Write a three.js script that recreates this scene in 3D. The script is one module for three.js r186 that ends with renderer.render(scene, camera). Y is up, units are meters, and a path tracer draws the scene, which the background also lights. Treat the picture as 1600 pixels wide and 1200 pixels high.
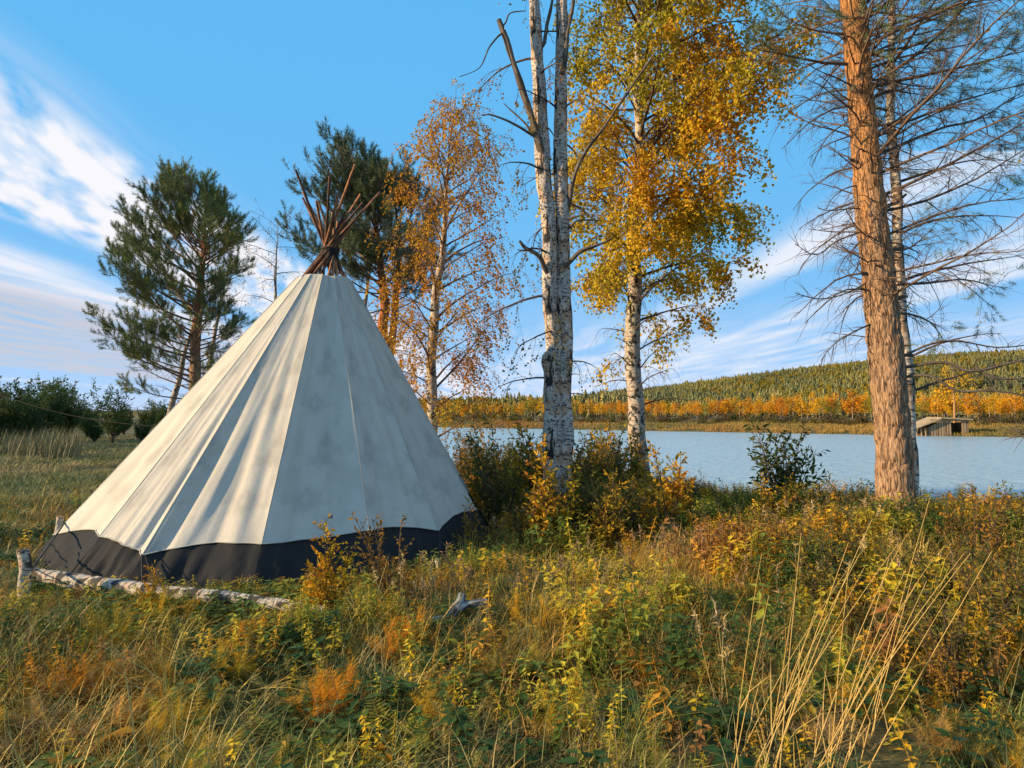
import * as THREE from 'three';
import { mergeGeometries } from 'three/addons/utils/BufferGeometryUtils.js';

// ------------------------------------------------------------------ camera, sky, sun, exposure
const scene = new THREE.Scene();
const camera = new THREE.PerspectiveCamera(60, 4 / 3, 0.1, 4000);
camera.position.set(0, 1.6, 0);
camera.lookAt(0, 1.6 + Math.tan(2.48 * Math.PI / 180), -1);

const SUN = new THREE.Vector3(-0.94, 0.305, 0.21).normalize();
const sun = new THREE.DirectionalLight(new THREE.Color().setRGB(1, 0.74, 0.42), 4.3);
sun.position.copy(SUN).multiplyScalar(120);
sun.castShadow = true;
sun.shadow.radius = 1.6;
Object.assign(sun.shadow.camera, { left: -60, right: 60, top: 40, bottom: -40, near: 1, far: 300 });
sun.shadow.mapSize.set(4096, 4096);
scene.add(sun); scene.add(sun.target);

const renderer = new THREE.WebGLRenderer({ antialias: true });
renderer.setSize(1024, 768);
renderer.toneMapping = THREE.LinearToneMapping;
renderer.toneMappingExposure = 1.92;
renderer.shadowMap.enabled = true;

// ------------------------------------------------------------------ numbers: seeded random, noise
function rng(seed) {
  let a = seed >>> 0;
  return () => { a = (a + 0x6D2B79F5) | 0; let t = Math.imul(a ^ (a >>> 15), 1 | a); t = (t + Math.imul(t ^ (t >>> 7), 61 | t)) ^ t; return ((t ^ (t >>> 14)) >>> 0) / 4294967296; };
}
const hash = (x, y, z) => { let h = Math.imul(x, 374761393) ^ Math.imul(y, 668265263) ^ Math.imul(z, 1274126177); h = Math.imul(h ^ (h >>> 13), 1103515245); return ((h ^ (h >>> 16)) >>> 0) / 4294967296; };
const fade = (t) => t * t * (3 - 2 * t);
const mix = (a, b, t) => a + (b - a) * t;
const clamp = (x, a = 0, b = 1) => Math.min(b, Math.max(a, x));
const smooth = (a, b, x) => fade(clamp((x - a) / (b - a)));
function noise2(x, y, s = 0, px = 0, py = 0) {          // value noise 0..1, tiling with periods px, py if given
  const i = Math.floor(x), j = Math.floor(y), u = fade(x - i), v = fade(y - j);
  const wx = (k) => px ? ((k % px) + px) % px : k, wy = (k) => py ? ((k % py) + py) % py : k;
  const a = hash(wx(i), wy(j), s), b = hash(wx(i + 1), wy(j), s), c = hash(wx(i), wy(j + 1), s), d = hash(wx(i + 1), wy(j + 1), s);
  return mix(mix(a, b, u), mix(c, d, u), v);
}
function noise3(x, y, z, s = 0) {
  const k = Math.floor(z), w = fade(z - k);
  return mix(noise2(x, y, s + k * 57), noise2(x, y, s + (k + 1) * 57), w);
}
function fbm(x, y, o = 4, s = 0, px = 0, py = 0) {
  let a = 0.5, t = 0, n = 0;
  for (let i = 0; i < o; i++) { t += a * noise2(x, y, s + i * 131, px, py); n += a; a *= 0.5; x *= 2; y *= 2; px *= 2; py *= 2; }
  return t / n;
}

// ------------------------------------------------------------------ the sky: blue air and long cirrus bands that run away from the camera
{
  const W = 4096, Hh = 2048, data = new Float32Array(W * Hh * 4);
  const band = (x, a, b, soft) => smooth(a - soft, a + soft, x) * (1 - smooth(b - soft, b + soft, x));
  for (let j = 0; j < Hh; j++) {
    const el = ((j + 0.5) / Hh - 0.5) * Math.PI, sy = Math.sin(el), deg = el * 180 / Math.PI;
    for (let i = 0; i < W; i++) {
      const o = (j * W + i) * 4;
      const e = Math.max(deg, 0), k = Math.exp(-e / 11), k2 = Math.exp(-e / 3.5);
      let r = 0.062 + 0.15 * k + 0.13 * k2, g = 0.315 + 0.11 * k + 0.06 * k2, b = 0.585 + 0.08 * k - 0.02 * k2;
      if (deg > 0.3 && deg < 80) {
        const az = ((i + 0.5) / W - 0.5) * 2 * Math.PI, hd = 1 / Math.tan(el);
        const x = Math.cos(az) * hd, d = -Math.sin(az) * hd;            // on a plane one unit above the eye
        const warp = (fbm(x * 1.1 + 4, d * 0.5, 3, 11) - 0.5) * 0.9, xs = x + warp * 0.55;
        const fine = fbm(x * 9 + d * 3.2 + warp * 2, d * 2.6 - x * 1.0, 5, 21), mid = fbm(x * 2.6 + d * 0.5, d * 0.9, 4, 31), streak = fbm(x * 5 + warp * 3, d * 0.55, 4, 41);
        let c = 0, grey = 0;
        const near = d > 0 ? smooth(1.0, 1.7, d) : 0;
        const b1 = band(xs, -2.6, -1.42, 0.16) * near;
        c = Math.max(c, b1 * clamp(2.7 * fine + 0.9 * mid - 1.08));
        c = Math.max(c, 0.5 * band(xs, -2.6, -1.25, 0.35) * near * clamp(streak * 2.6 - 1.1));
        const b2 = band(xs, -11, -3.15, 0.3) * (d > 0 ? 1 : 0);
        const c2 = b2 * clamp(0.45 + 1.3 * (streak - 0.35) + 0.5 * (mid - 0.5), 0, 0.93); if (c2 > c) { grey = smooth(-3.3, -4.6, xs); c = c2; }
        const r1 = band(xs, 1.55, 2.0, 0.18) * (d > 2.5 ? 1 : 0) * clamp(mid * 1.5 + streak * 0.9 - 0.5), r2 = band(xs, 2.65, 3.7, 0.22) * (d > 3 ? 1 : 0) * clamp(streak * 1.3 + mid - 0.45);
        c = Math.max(c, 0.85 * r1, 0.8 * r2);
        const r3 = (d > 0 ? 1 : 0) * band(x, -1.0, 9, 1.6) * smooth(5.2, 10, d) * clamp(streak * 1.9 + mid * 0.5 - 0.75); c = Math.max(c, 0.62 * r3);
        if (d < 1.5 || Math.abs(x) > 4) {                                  // the rest of the sky goes on with the same bands
          const other = smooth(1.5, 0.2, d) + smooth(4, 6, Math.abs(x)) * (d > 0 ? 0.6 : 1);
          c = Math.max(c, clamp(other) * smooth(0.5, 0.72, noise2(x * 0.6 + 9, d * 0.12, 5)) * clamp(streak * 1.6 + fine * 0.6 - 0.7) * 0.9);
        }
        c *= smooth(0.3, 1.6, deg);
        c = clamp(c);
        const cr = mix(0.545, 0.36, grey), cg = mix(0.62, 0.41, grey), cb = mix(0.645, 0.45, grey);
        r = mix(r, cr, c); g = mix(g, cg, c); b = mix(b, cb, c);
      }
      data[o] = r * 0.9; data[o + 1] = g * 0.79; data[o + 2] = b * 0.8; data[o + 3] = 1;
    }
  }
  const t = new THREE.DataTexture(data, W, Hh, THREE.RGBAFormat, THREE.FloatType);
  t.mapping = THREE.EquirectangularReflectionMapping; t.magFilter = THREE.LinearFilter; t.minFilter = THREE.LinearFilter; t.needsUpdate = true;
  scene.background = t; scene.environment = t;
}

// ------------------------------------------------------------------ helpers
const taken = {};
function numbered(n) { const k = taken[n] = (taken[n] ?? -1) + 1; return k ? `${n}_${String(k).padStart(3, '0')}` : n; }
function tag(o, label, category, group, kind) {
  if (label) o.userData.label = label;
  if (category) o.userData.category = category;
  if (group) o.userData.group = group;
  if (kind) o.userData.kind = kind;
  return o;
}
function base(name, x, y, z, label, category, group) { const o = new THREE.Group(); o.name = numbered(name); o.position.set(x, y, z); scene.add(o); return tag(o, label, category, group); }
function mesh(name, g, m, parent) {
  const o = new THREE.Mesh(g, m); o.name = parent ? name : numbered(name); o.castShadow = o.receiveShadow = true; (parent || scene).add(o); return o;
}
function copyOf(src, x, y, z, turn, scale, label) {
  const c = src.clone(); c.name = numbered(src.name.replace(/_\d{3}$/, '')); c.userData = { ...src.userData }; if (label) c.userData.label = label;
  c.position.set(x, y, z); c.rotation.y = turn; c.scale.setScalar(scale); scene.add(c); return c;
}
const lin = (r, g, b) => new THREE.Color().setRGB(r, g, b);
const V = (x, y, z) => new THREE.Vector3(x, y, z);
const UP = V(0, 1, 0);

class MB {                                             // collects tubes, quads and triangles into one geometry
  constructor() { this.p = []; this.n = []; this.u = []; this.c = []; this.i = []; this.colored = false; }
  v(p, n, u, w, c) { this.p.push(p.x, p.y, p.z); this.n.push(n.x, n.y, n.z); this.u.push(u, w); if (c) { this.c.push(c[0], c[1], c[2]); this.colored = true; } return this.p.length / 3 - 1; }
  tri(a, b, c, col) { const n = b.clone().sub(a).cross(c.clone().sub(a)).normalize(); this.i.push(this.v(a, n, 0, 0, col), this.v(b, n, 1, 0, col), this.v(c, n, 0.5, 1, col)); }
  quad(a, b, c, d, col) { const n = b.clone().sub(a).cross(d.clone().sub(a)).normalize(); const k = [this.v(a, n, 0, 0, col), this.v(b, n, 1, 0, col), this.v(c, n, 1, 1, col), this.v(d, n, 0, 1, col)]; this.i.push(k[0], k[1], k[2], k[0], k[2], k[3]); }
  // points V3[], radii[], sides; bump(angle, length along, point) gives an added radius; col(length, angle) a vertex colour
  tube(pts, rad, sides, { bump, caps = false, col, around } = {}) {
    const N = pts.length; let nrm = null, len = 0; const rows = [];
    const turns = around || Math.max(1, Math.round(2 * Math.PI * rad[0] / 0.5));
    for (let k = 0; k < N; k++) {
      const t = pts[Math.min(k + 1, N - 1)].clone().sub(pts[Math.max(k - 1, 0)]).normalize();
      if (!nrm) nrm = Math.abs(t.y) > 0.9 ? V(1, 0, 0) : V(0, 1, 0);
      nrm = nrm.clone().addScaledVector(t, -nrm.dot(t)).normalize();
      const bin = t.clone().cross(nrm);
      if (k) len += pts[k].distanceTo(pts[k - 1]);
      const row = [];
      for (let s = 0; s <= sides; s++) {
        const a = s / sides * Math.PI * 2, dir = nrm.clone().multiplyScalar(Math.cos(a)).addScaledVector(bin, Math.sin(a));
        const r = rad[k] + (bump ? bump(a, len, s === sides ? 0 : s) : 0);
        row.push(this.v(pts[k].clone().addScaledVector(dir, r), dir, s / sides * turns, len, col ? col(len, a) : null));
      }
      rows.push(row);
    }
    for (let k = 0; k < N - 1; k++) for (let s = 0; s < sides; s++) this.i.push(rows[k][s], rows[k + 1][s + 1], rows[k + 1][s], rows[k][s], rows[k][s + 1], rows[k + 1][s + 1]);
    if (caps) for (const [k, sgn] of [[0, -1], [N - 1, 1]]) {
      const t = pts[Math.min(k + 1, N - 1)].clone().sub(pts[Math.max(k - 1, 0)]).normalize().multiplyScalar(sgn), c0 = col ? col(0, 0) : null;
      const m = this.v(pts[k].clone(), t, 0.5, 0.5, c0);
      const ring = rows[k].map((q) => this.v(V(this.p[q * 3], this.p[q * 3 + 1], this.p[q * 3 + 2]), t, 0.5, 0.52, c0));
      for (let s = 0; s < sides; s++) sgn > 0 ? this.i.push(m, ring[s], ring[s + 1]) : this.i.push(m, ring[s + 1], ring[s]);
    }
    return this;
  }
  geo(renormal = false) {
    const g = new THREE.BufferGeometry();
    g.setAttribute('position', new THREE.Float32BufferAttribute(this.p, 3));
    g.setAttribute('normal', new THREE.Float32BufferAttribute(this.n, 3));
    g.setAttribute('uv', new THREE.Float32BufferAttribute(this.u, 2));
    if (this.colored) g.setAttribute('color', new THREE.Float32BufferAttribute(this.c, 3));
    g.setIndex(this.i);
    if (renormal) g.computeVertexNormals();
    return g;
  }
}
function tex(w, h, fn, srgb = true, rx = 1, ry = 1) {   // fn(u, v) -> [r, g, b] (0..1, in sRGB for colour maps) or a grey value
  const d = new Uint8Array(w * h * 4);
  for (let j = 0; j < h; j++) for (let i = 0; i < w; i++) {
    const c = fn(i / w, j / h), o = (j * w + i) * 4, a = typeof c === 'number' ? [c, c, c] : c;
    d[o] = clamp(a[0]) * 255; d[o + 1] = clamp(a[1]) * 255; d[o + 2] = clamp(a[2]) * 255; d[o + 3] = 255;
  }
  const t = new THREE.DataTexture(d, w, h); t.wrapS = t.wrapT = THREE.RepeatWrapping; t.magFilter = THREE.LinearFilter; t.minFilter = THREE.LinearMipmapLinearFilter; t.generateMipmaps = true;
  if (srgb) t.colorSpace = THREE.SRGBColorSpace; t.repeat.set(rx, ry); t.needsUpdate = true; return t;
}
const c3 = (a, b, t) => [mix(a[0], b[0], t), mix(a[1], b[1], t), mix(a[2], b[2], t)];
// a smooth path through a few points [x, y, z, r], with a little wander
function path(pts, n, wander, R) {
  const c = new THREE.CatmullRomCurve3(pts.map((p) => V(p[0], p[1], p[2]))), P = [], Q = [], o1 = R() * 50, o2 = R() * 50;
  for (let k = 0; k <= n; k++) {
    const t = k / n, p = c.getPoint(t), s = t * (pts.length - 1), i = Math.min(Math.floor(s), pts.length - 2);
    p.x += (noise2(t * n * 0.3 + o1, 3) - 0.5) * wander * Math.min(1, k); p.z += (noise2(t * n * 0.3 + o2, 7) - 0.5) * wander * Math.min(1, k);
    P.push(p); Q.push(mix(pts[i][3], pts[i + 1][3], s - i));
  }
  return [P, Q];
}
// bearing of a thing: metres to the right at distance d
const inTent = (x, d, m = 0) => Math.hypot(x + 2.75, d - 8.35) < 2.6 + m;
const sect = (px) => (px < 850 ? 'beside the tent' : px < 990 ? 'between twin-trunked and golden birch' : px < 1385 ? 'between golden birch and big pine' : 'right of the big pine');
const side = (px, d) => (px - 800) / 1039 * d;

// ------------------------------------------------------------------ terrain
const nearShore = [[400, -60], [60, 3], [20, 6.6], [12, 8.3], [8, 9.5], [5.6, 10.4], [3.4, 12.0], [0.5, 14.4], [-1.4, 17], [-4, 23], [-9, 36], [-20, 62], [-45, 110], [-160, 260], [-600, 700]];
const farShore = [[900, -80], [300, 15], [140, 62], [72, 94], [34, 121], [-15, 158], [-60, 185], [-150, 300], [-500, 760]];
function signed(line, x, d) {
  let best = 1e9, sgn = 1;
  for (let k = 0; k < line.length - 1; k++) {
    const [ax, ad] = line[k], [bx, bd] = line[k + 1], ex = bx - ax, ed = bd - ad, t = clamp(((x - ax) * ex + (d - ad) * ed) / (ex * ex + ed * ed));
    const q = Math.hypot(x - ax - ex * t, d - ad - ed * t);
    if (q < best) { best = q; sgn = ex * (d - ad) - ed * (x - ax) > 0 ? 1 : -1; }
  }
  return best * sgn;
}
const WATER = -1.9;
function ground(x, z) {
  const d = -z, sN = signed(nearShore, x, d), sF = signed(farShore, x, d);
  if (sN > -60 && sF > 0 || sN > 0) {                                   // our side
    const hum = (fbm(x * 0.9 + 7, d * 0.9, 4, 3) - 0.5) * 0.24 + (fbm(x * 2.3 + 1, d * 2.3, 2, 13) - 0.5) * 0.14 + (fbm(x * 0.16, d * 0.16 + 5, 2, 9) - 0.5) * 0.3;
    const q = Math.hypot(x + 2.8, d - 8.35);
    const calm = mix(1, 0.12, (1 - smooth(2.6, 4.0, q))) * smooth(0, 3, Math.hypot(x, d) - 0.3);
    return hum * calm * smooth(-3, 3, sN) + (sN < 0 ? -3.6 * smooth(0, 7.5, -sN) : 0);
  }
  if (sF > 0) return -3.6;
  const s = -sF, r = Math.hypot(x, d);
  const bank = WATER - 0.15 + Math.min(s, 4) * 0.1 + Math.min(Math.max(s - 2, 0), 30) * 0.068 + (fbm(x * 0.2, d * 0.2, 3, 4) - 0.5) * 0.5 * smooth(0, 6, s);
  const hill = 41 * smooth(-60, 400, x) * smooth(190, 600, d + Math.max(0, x - 250) * 0.25) * (0.92 + 0.16 * fbm(x * 0.006, d * 0.006, 3, 6)) * smooth(60, 260, s) + 3.5 * smooth(200, 500, d);
  return bank + hill * (1 - 0.5 * smooth(900, 2500, r));
}
const earthMap = tex(1024, 1024, (u, v) => {
  const a = fbm(u * 8, v * 8, 5, 1, 8, 8), b = fbm(u * 64, v * 64, 3, 2, 64, 64), c = fbm(u * 24, v * 24, 3, 5, 24, 24);
  let k = c3([0.24, 0.21, 0.11], [0.36, 0.34, 0.15], a); k = c3(k, [0.50, 0.42, 0.21], smooth(0.5, 0.8, b) * 0.8); return c3(k, [0.20, 0.24, 0.09], smooth(0.5, 0.7, c) * 0.7);
});
const earthBump = tex(512, 512, (u, v) => fbm(u * 32, v * 32, 4, 8, 32, 32), false);
{
  const rings = [0]; let r = 0.35; while (r < 3000) { rings.push(r); r *= 1 + 0.022 + 0.012 * smooth(30, 300, r); if (rings.length > 600) break; }
  const S = 480, pos = [], uv = [], idx = [];
  for (const q of rings) for (let s = 0; s <= S; s++) {
    const a = s / S * Math.PI * 2, x = Math.sin(a) * q, z = Math.cos(a) * q;
    pos.push(x, ground(x, z), z); uv.push(x / 4, z / 4);
  }
  for (let k = 0; k < rings.length - 1; k++) for (let s = 0; s < S; s++) { const a = k * (S + 1) + s, b = a + S + 1; idx.push(a, b, b + 1, a, b + 1, a + 1); }
  const g = new THREE.BufferGeometry(); g.setAttribute('position', new THREE.Float32BufferAttribute(pos, 3)); g.setAttribute('uv', new THREE.Float32BufferAttribute(uv, 2)); g.setIndex(idx); g.computeVertexNormals();
  tag(mesh('ground', g, new THREE.MeshStandardMaterial({ map: earthMap, bumpMap: earthBump, bumpScale: 0.04, roughness: 1, side: THREE.DoubleSide })), 'grassy riverbank falling to the water, with the wooded hill beyond', 'ground', null, 'structure');
}
{
  const wv = tex(1024, 1024, (u, v) => {
    const a = fbm(u * 10, v * 22, 4, 3, 10, 22), b = fbm(u * 40, v * 70, 3, 7, 40, 70); return 0.62 * (1 - Math.abs(2 * a - 1)) + 0.38 * b;
  }, false);
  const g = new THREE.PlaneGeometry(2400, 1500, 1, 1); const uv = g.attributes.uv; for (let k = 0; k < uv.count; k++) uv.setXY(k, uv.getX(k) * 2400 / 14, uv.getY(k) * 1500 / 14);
  const w = mesh('water', g, new THREE.MeshPhysicalMaterial({ color: lin(0.33, 0.425, 0.435), roughness: 0.24, ior: 1.33, bumpMap: wv, bumpScale: 0.16 }));  // pale blue base colour has the brightness of the reflected sky painted in
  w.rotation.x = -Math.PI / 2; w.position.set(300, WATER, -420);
  tag(w, 'calm river with fine ripples, sky reflection painted in as pale blue', 'water', null, 'structure');
}

// ------------------------------------------------------------------ materials
const warped = (u, v, fx, fy, o, sd) => { const a = (fbm(u * 6, v * 6, 3, sd + 40, 6, 6) - 0.5) * 0.10, b = (fbm(u * 8, v * 16, 3, sd + 50, 8, 16) - 0.5) * 0.05; return fbm((u + a) * fx, (v + b) * fy, o, sd, fx, fy); };
const lentic = (u, v) => warped(u, v, 6, 110, 2, 5), patch = (u, v) => warped(u, v, 3, 9, 5, 9);
const birchMap = tex(512, 1024, (u, v) => {
  let c = c3([0.76, 0.71, 0.64], [0.60, 0.56, 0.51], warped(u, v, 5, 10, 4, 2));
  c = c3(c, [0.74, 0.60, 0.47], smooth(0.5, 0.72, warped(u, v, 4, 12, 3, 17)) * 0.6);
  c = c3(c, [0.30, 0.26, 0.23], smooth(0.6, 0.72, lentic(u, v)) * 0.85);
  c = c3(c, [0.14, 0.125, 0.115], smooth(0.62, 0.70, patch(u, v)) * 0.9);
  const f = fbm(u * 60, v * 60, 2, 4, 60, 60); return c.map((q) => q * (0.86 + 0.28 * f));
});
const birchBump = tex(512, 1024, (u, v) => 0.6 - 0.5 * smooth(0.62, 0.70, patch(u, v)) - 0.3 * smooth(0.6, 0.72, lentic(u, v)) + 0.3 * fbm(u * 4, v * 60, 2, 31, 4, 60), false);
const birchM = new THREE.MeshStandardMaterial({ map: birchMap, bumpMap: birchBump, bumpScale: 0.006, roughness: 0.85 });
const oldBirchM = new THREE.MeshStandardMaterial({ map: tex(512, 1024, (u, v) => {
  let c = c3([0.82, 0.78, 0.73], [0.60, 0.56, 0.53], warped(u, v, 6, 8, 4, 2));
  c = c3(c, [0.72, 0.56, 0.42], smooth(0.5, 0.68, warped(u, v, 4, 7, 4, 27)) * 0.7);
  c = c3(c, [0.22, 0.19, 0.175], smooth(0.56, 0.7, warped(u, v, 7, 60, 3, 5)) * 0.85);
  c = c3(c, [0.13, 0.12, 0.115], smooth(0.61, 0.68, warped(u, v, 5, 4, 5, 9)) * 0.9);
  const f = fbm(u * 60, v * 60, 2, 4, 60, 60); return c.map((q) => q * (0.8 + 0.4 * f));
}), bumpMap: birchBump, bumpScale: 0.012, roughness: 0.9 });
const plate = (u, v) => { const w = fbm(u * 6, v * 6, 3, 3, 6, 6) * 0.5; const a = fbm(u * 9 + w, v * 5 + w, 3, 8, 9, 5), b = fbm(u * 22, v * 9, 3, 18, 22, 9); return Math.min(1, Math.abs(a - 0.5) * 7) * 0.65 + Math.min(1, Math.abs(b - 0.5) * 6) * 0.35; };
const pineMap = tex(512, 512, (u, v) => {
  const p = plate(u, v), f = fbm(u * 50, v * 30, 3, 6, 50, 30); let c = c3([0.40, 0.30, 0.24], [0.80, 0.66, 0.55], smooth(0.1, 0.8, p)); c = c3(c, [0.70, 0.66, 0.62], smooth(0.55, 0.75, fbm(u * 12, v * 12, 3, 44, 12, 12)) * 0.4); return c.map((q) => q * (0.75 + 0.45 * f));
});
const pineBump = tex(512, 512, (u, v) => plate(u, v) * 0.8 + 0.2 * fbm(u * 50, v * 30, 3, 6, 50, 30), false);
const pineM = new THREE.MeshStandardMaterial({ map: pineMap, bumpMap: pineBump, bumpScale: 0.018, roughness: 0.95, vertexColors: true });
const twigM = new THREE.MeshStandardMaterial({ color: lin(0.075, 0.048, 0.034), roughness: 0.9 });
const pineTwigM = new THREE.MeshStandardMaterial({ color: lin(0.16, 0.095, 0.06), roughness: 0.9 });
const redTwigM = new THREE.MeshStandardMaterial({ color: lin(0.13, 0.075, 0.055), roughness: 0.9 });
const deadM = new THREE.MeshStandardMaterial({ map: tex(256, 256, (u, v) => { const a = fbm(u * 12, v * 3, 4, 3, 12, 3), b = fbm(u * 10, v * 10, 3, 8, 10, 10); return c3(c3([0.24, 0.20, 0.17], [0.46, 0.40, 0.34], a), [0.52, 0.50, 0.46], smooth(0.55, 0.7, b) * 0.6); }), roughness: 0.95 });
const leafMat = (tr = 0.4) => new THREE.MeshPhysicalMaterial({ color: lin(1, 1, 1), roughness: 0.75, transmission: tr, thickness: 0, side: THREE.DoubleSide, specularIntensity: 0.15 });
const leafM = leafMat(0.4), needleM = new THREE.MeshStandardMaterial({ color: lin(1, 1, 1), roughness: 0.7, side: THREE.DoubleSide }), grassM = new THREE.MeshStandardMaterial({ color: lin(1, 1, 1), roughness: 0.65, side: THREE.DoubleSide });

// ------------------------------------------------------------------ foliage pieces that are repeated through the crowns
function leafInto(mb, at, dir, nrm, L, W, fold = 0.25) {
  const d = dir.clone().normalize(), s = d.clone().cross(nrm).normalize(), n = s.clone().cross(d);
  const tip = at.clone().addScaledVector(d, L), m = at.clone().addScaledVector(d, L * 0.42);
  const a = m.clone().addScaledVector(s, W / 2).addScaledVector(n, W * fold), b = m.clone().addScaledVector(s, -W / 2).addScaledVector(n, W * fold);
  mb.tri(at, a, tip); mb.tri(at, tip, b);
}
const rv = (R) => { const z = R() * 2 - 1, a = R() * 6.2832, q = Math.sqrt(1 - z * z); return V(q * Math.cos(a), z, q * Math.sin(a)); };
function sprayGeo(seed, n, len, L, W, hang) {
  const R = rng(seed), mb = new MB();
  for (let k = 0; k < n; k++) {
    const at = V((R() - 0.5) * 0.05, len * (k + 0.5) / n, (R() - 0.5) * 0.05), dir = rv(R).add(V(0, -hang, 0)).normalize();
    leafInto(mb, at.addScaledVector(dir, 0.015), dir, rv(R), L * (0.7 + 0.6 * R()), W * (0.7 + 0.6 * R()));
  }
  return mb.geo();
}
function tuftGeo(seed, n, len, L, w) {                     // pine needles round the end of a shoot
  const R = rng(seed), mb = new MB();
  for (let k = 0; k < n; k++) {
    const t = R(), at = V(0, len * t, 0), a = R() * 6.2832, o = 0.35 + 0.75 * (1 - t) + 0.3 * R(), dir = V(Math.sin(o) * Math.cos(a), Math.cos(o), Math.sin(o) * Math.sin(a)), s = dir.clone().cross(rv(R)).normalize().multiplyScalar(w / 2);
    mb.tri(at.clone().add(s), at.clone().sub(s), at.clone().addScaledVector(dir, L * (0.7 + 0.5 * R())));
  }
  return mb.geo();
}
const birchSpray = sprayGeo(5, 7, 0.16, 0.05, 0.038, 0.5), farTuft = tuftGeo(8, 26, 0.13, 0.085, 0.009), nearTuft = tuftGeo(9, 44, 0.14, 0.07, 0.004);
const qa = new THREE.Quaternion(), qb = new THREE.Quaternion(), ma = new THREE.Matrix4();
function scatter(name, geo, mat, sites, R, color, size, parent) {     // one part: a piece set on every site {p, d}
  const m = new THREE.InstancedMesh(geo, mat, sites.length); m.name = parent ? name : numbered(name); m.castShadow = m.receiveShadow = true;
  sites.forEach((s, k) => {
    qa.setFromUnitVectors(UP, s.d); qb.setFromAxisAngle(UP, R() * 6.2832); qa.multiply(qb);
    const q = size(s, R); ma.compose(s.p, qa, typeof q === 'number' ? V(q, q, q) : q); m.setMatrixAt(k, ma); m.setColorAt(k, color(s, R));
  });
  m.userData.kind = 'stuff'; (parent || scene).add(m); return m;
}

// ------------------------------------------------------------------ trees
// limbs leave the trunk, shoots leave the limbs, twigs leave the shoots; foliage sits on the twigs
function stemLine(start, dir, L, n, curve, wander, R) {
  const P = [start.clone()], d = dir.clone().normalize(); let p = start.clone();
  for (let k = 0; k < n; k++) { d.y += curve / n; d.addScaledVector(rv(R), wander / Math.sqrt(n)).normalize(); p = p.clone().addScaledVector(d, L / n); P.push(p); }
  return P;
}
const taper = (n, a, b) => Array.from({ length: n }, (_, k) => mix(a, b, k / (n - 1)));
const dirAt = (P, k) => P[Math.min(k + 1, P.length - 1)].clone().sub(P[Math.max(k - 1, 0)]).normalize();
function sideways(d, R, lo, hi, flat = 0) { const s = rv(R); s.y *= 1 - flat; s.addScaledVector(d, -s.dot(d)).normalize(); const a = mix(lo, hi, R()); return d.clone().multiplyScalar(Math.cos(a)).addScaledVector(s, Math.sin(a)).normalize(); }
function growCrown(o) {   // o: trunk [P, r], limbs, from, to, reach(az, t), rise(t), curve, R ...
  const { P, r, R } = o, limbs = new MB(), sites = [], H = P.length - 1;
  for (let k = 0; k < o.limbs; k++) {
    const t = mix(o.from, o.to, Math.pow((k + R()) / o.limbs, o.bias || 1)), h = t * H, i = Math.min(Math.floor(h), H - 1), st = P[i].clone().lerp(P[i + 1], h - i), tr = mix(r[i], r[i + 1], h - i);
    const az = k * 2.39996 + (R() - 0.5) * 0.9, L = o.reach(az, t) * (0.65 + 0.5 * R()); if (L < 0.12) continue;
    const e = o.rise(t) + (R() - 0.5) * 0.35, d = V(Math.cos(az) * Math.cos(e), Math.sin(e), Math.sin(az) * Math.cos(e));
    const n = 7, Q = stemLine(st, d, L, n, o.curve, o.wander ?? 0.28, R), r0 = Math.min(tr * 0.5, 0.008 + L * (o.thick ?? 0.011)), rr = taper(n + 1, r0, 0.004);
    limbs.tube(Q, rr, 5);
    const m = Math.max(3, Math.round(L * (o.shoots ?? 5)));
    for (let j = 0; j < m; j++) {
      const u = mix(o.bare ?? 0.22, 1, (j + R()) / m), q = Math.min(Math.floor(u * n), n - 1), sp = Q[q].clone().lerp(Q[q + 1], u * n - q);
      const sl = Math.max(0.15, L * (o.shootLen ?? 0.34) * (1.15 - u * 0.75) * (0.6 + 0.7 * R())), sd = sideways(dirAt(Q, q), R, 0.4, 1.0, o.flat ?? 0.4);
      const S = stemLine(sp, sd, sl, 4, o.shootCurve ?? 0, o.wander ?? 0.28, R), sr = Math.min(rr[q] * 0.7, 0.003 + sl * 0.008);
      limbs.tube(S, taper(5, sr, 0.002), 3);
      const w = Math.max(2, Math.round(sl * (o.twigs ?? 9)));
      for (let y = 0; y < w; y++) {
        const f = (y + R()) / w, g = Math.min(Math.floor(f * 4), 3), tp = S[g].clone().lerp(S[g + 1], f * 4 - g), td = sideways(dirAt(S, g), R, 0.35, 0.9, o.flat ?? 0.4), tl = (o.twigLen ?? 0.28) * (0.5 + R());
        const T = stemLine(tp, td, tl, 3, o.twigCurve ?? 0, 0.3, R);
        limbs.tube(T, taper(4, o.twigR ?? 0.0028, 0.0011), 3);
        const c = o.perTwig ?? 2;
        for (let z = 0; z < c; z++) { const f2 = (z + 0.6 + 0.4 * R()) / c * 3, g2 = Math.min(Math.floor(f2), 2); sites.push({ p: T[g2].clone().lerp(T[g2 + 1], Math.min(1, f2 - g2)), d: dirAt(T, g2), u, t, az }); }
      }
    }
  }
  return { limbs, sites };
}
const boughs = (g, m, t) => { mesh('branchwork', g, m, t).userData.kind = 'stuff'; };
const gold = [[0.60, 0.30, 0.018], [0.66, 0.42, 0.022], [0.58, 0.40, 0.025], [0.46, 0.38, 0.03], [0.30, 0.29, 0.035]];
const pick = (pal, R, p) => { const k = clamp(p ?? R()) * (pal.length - 1), i = Math.min(Math.floor(k), pal.length - 2), c = c3(pal[i], pal[i + 1], k - i), v = 0.75 + 0.5 * R(); return lin(c[0] * v, c[1] * v, c[2] * v); };
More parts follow.
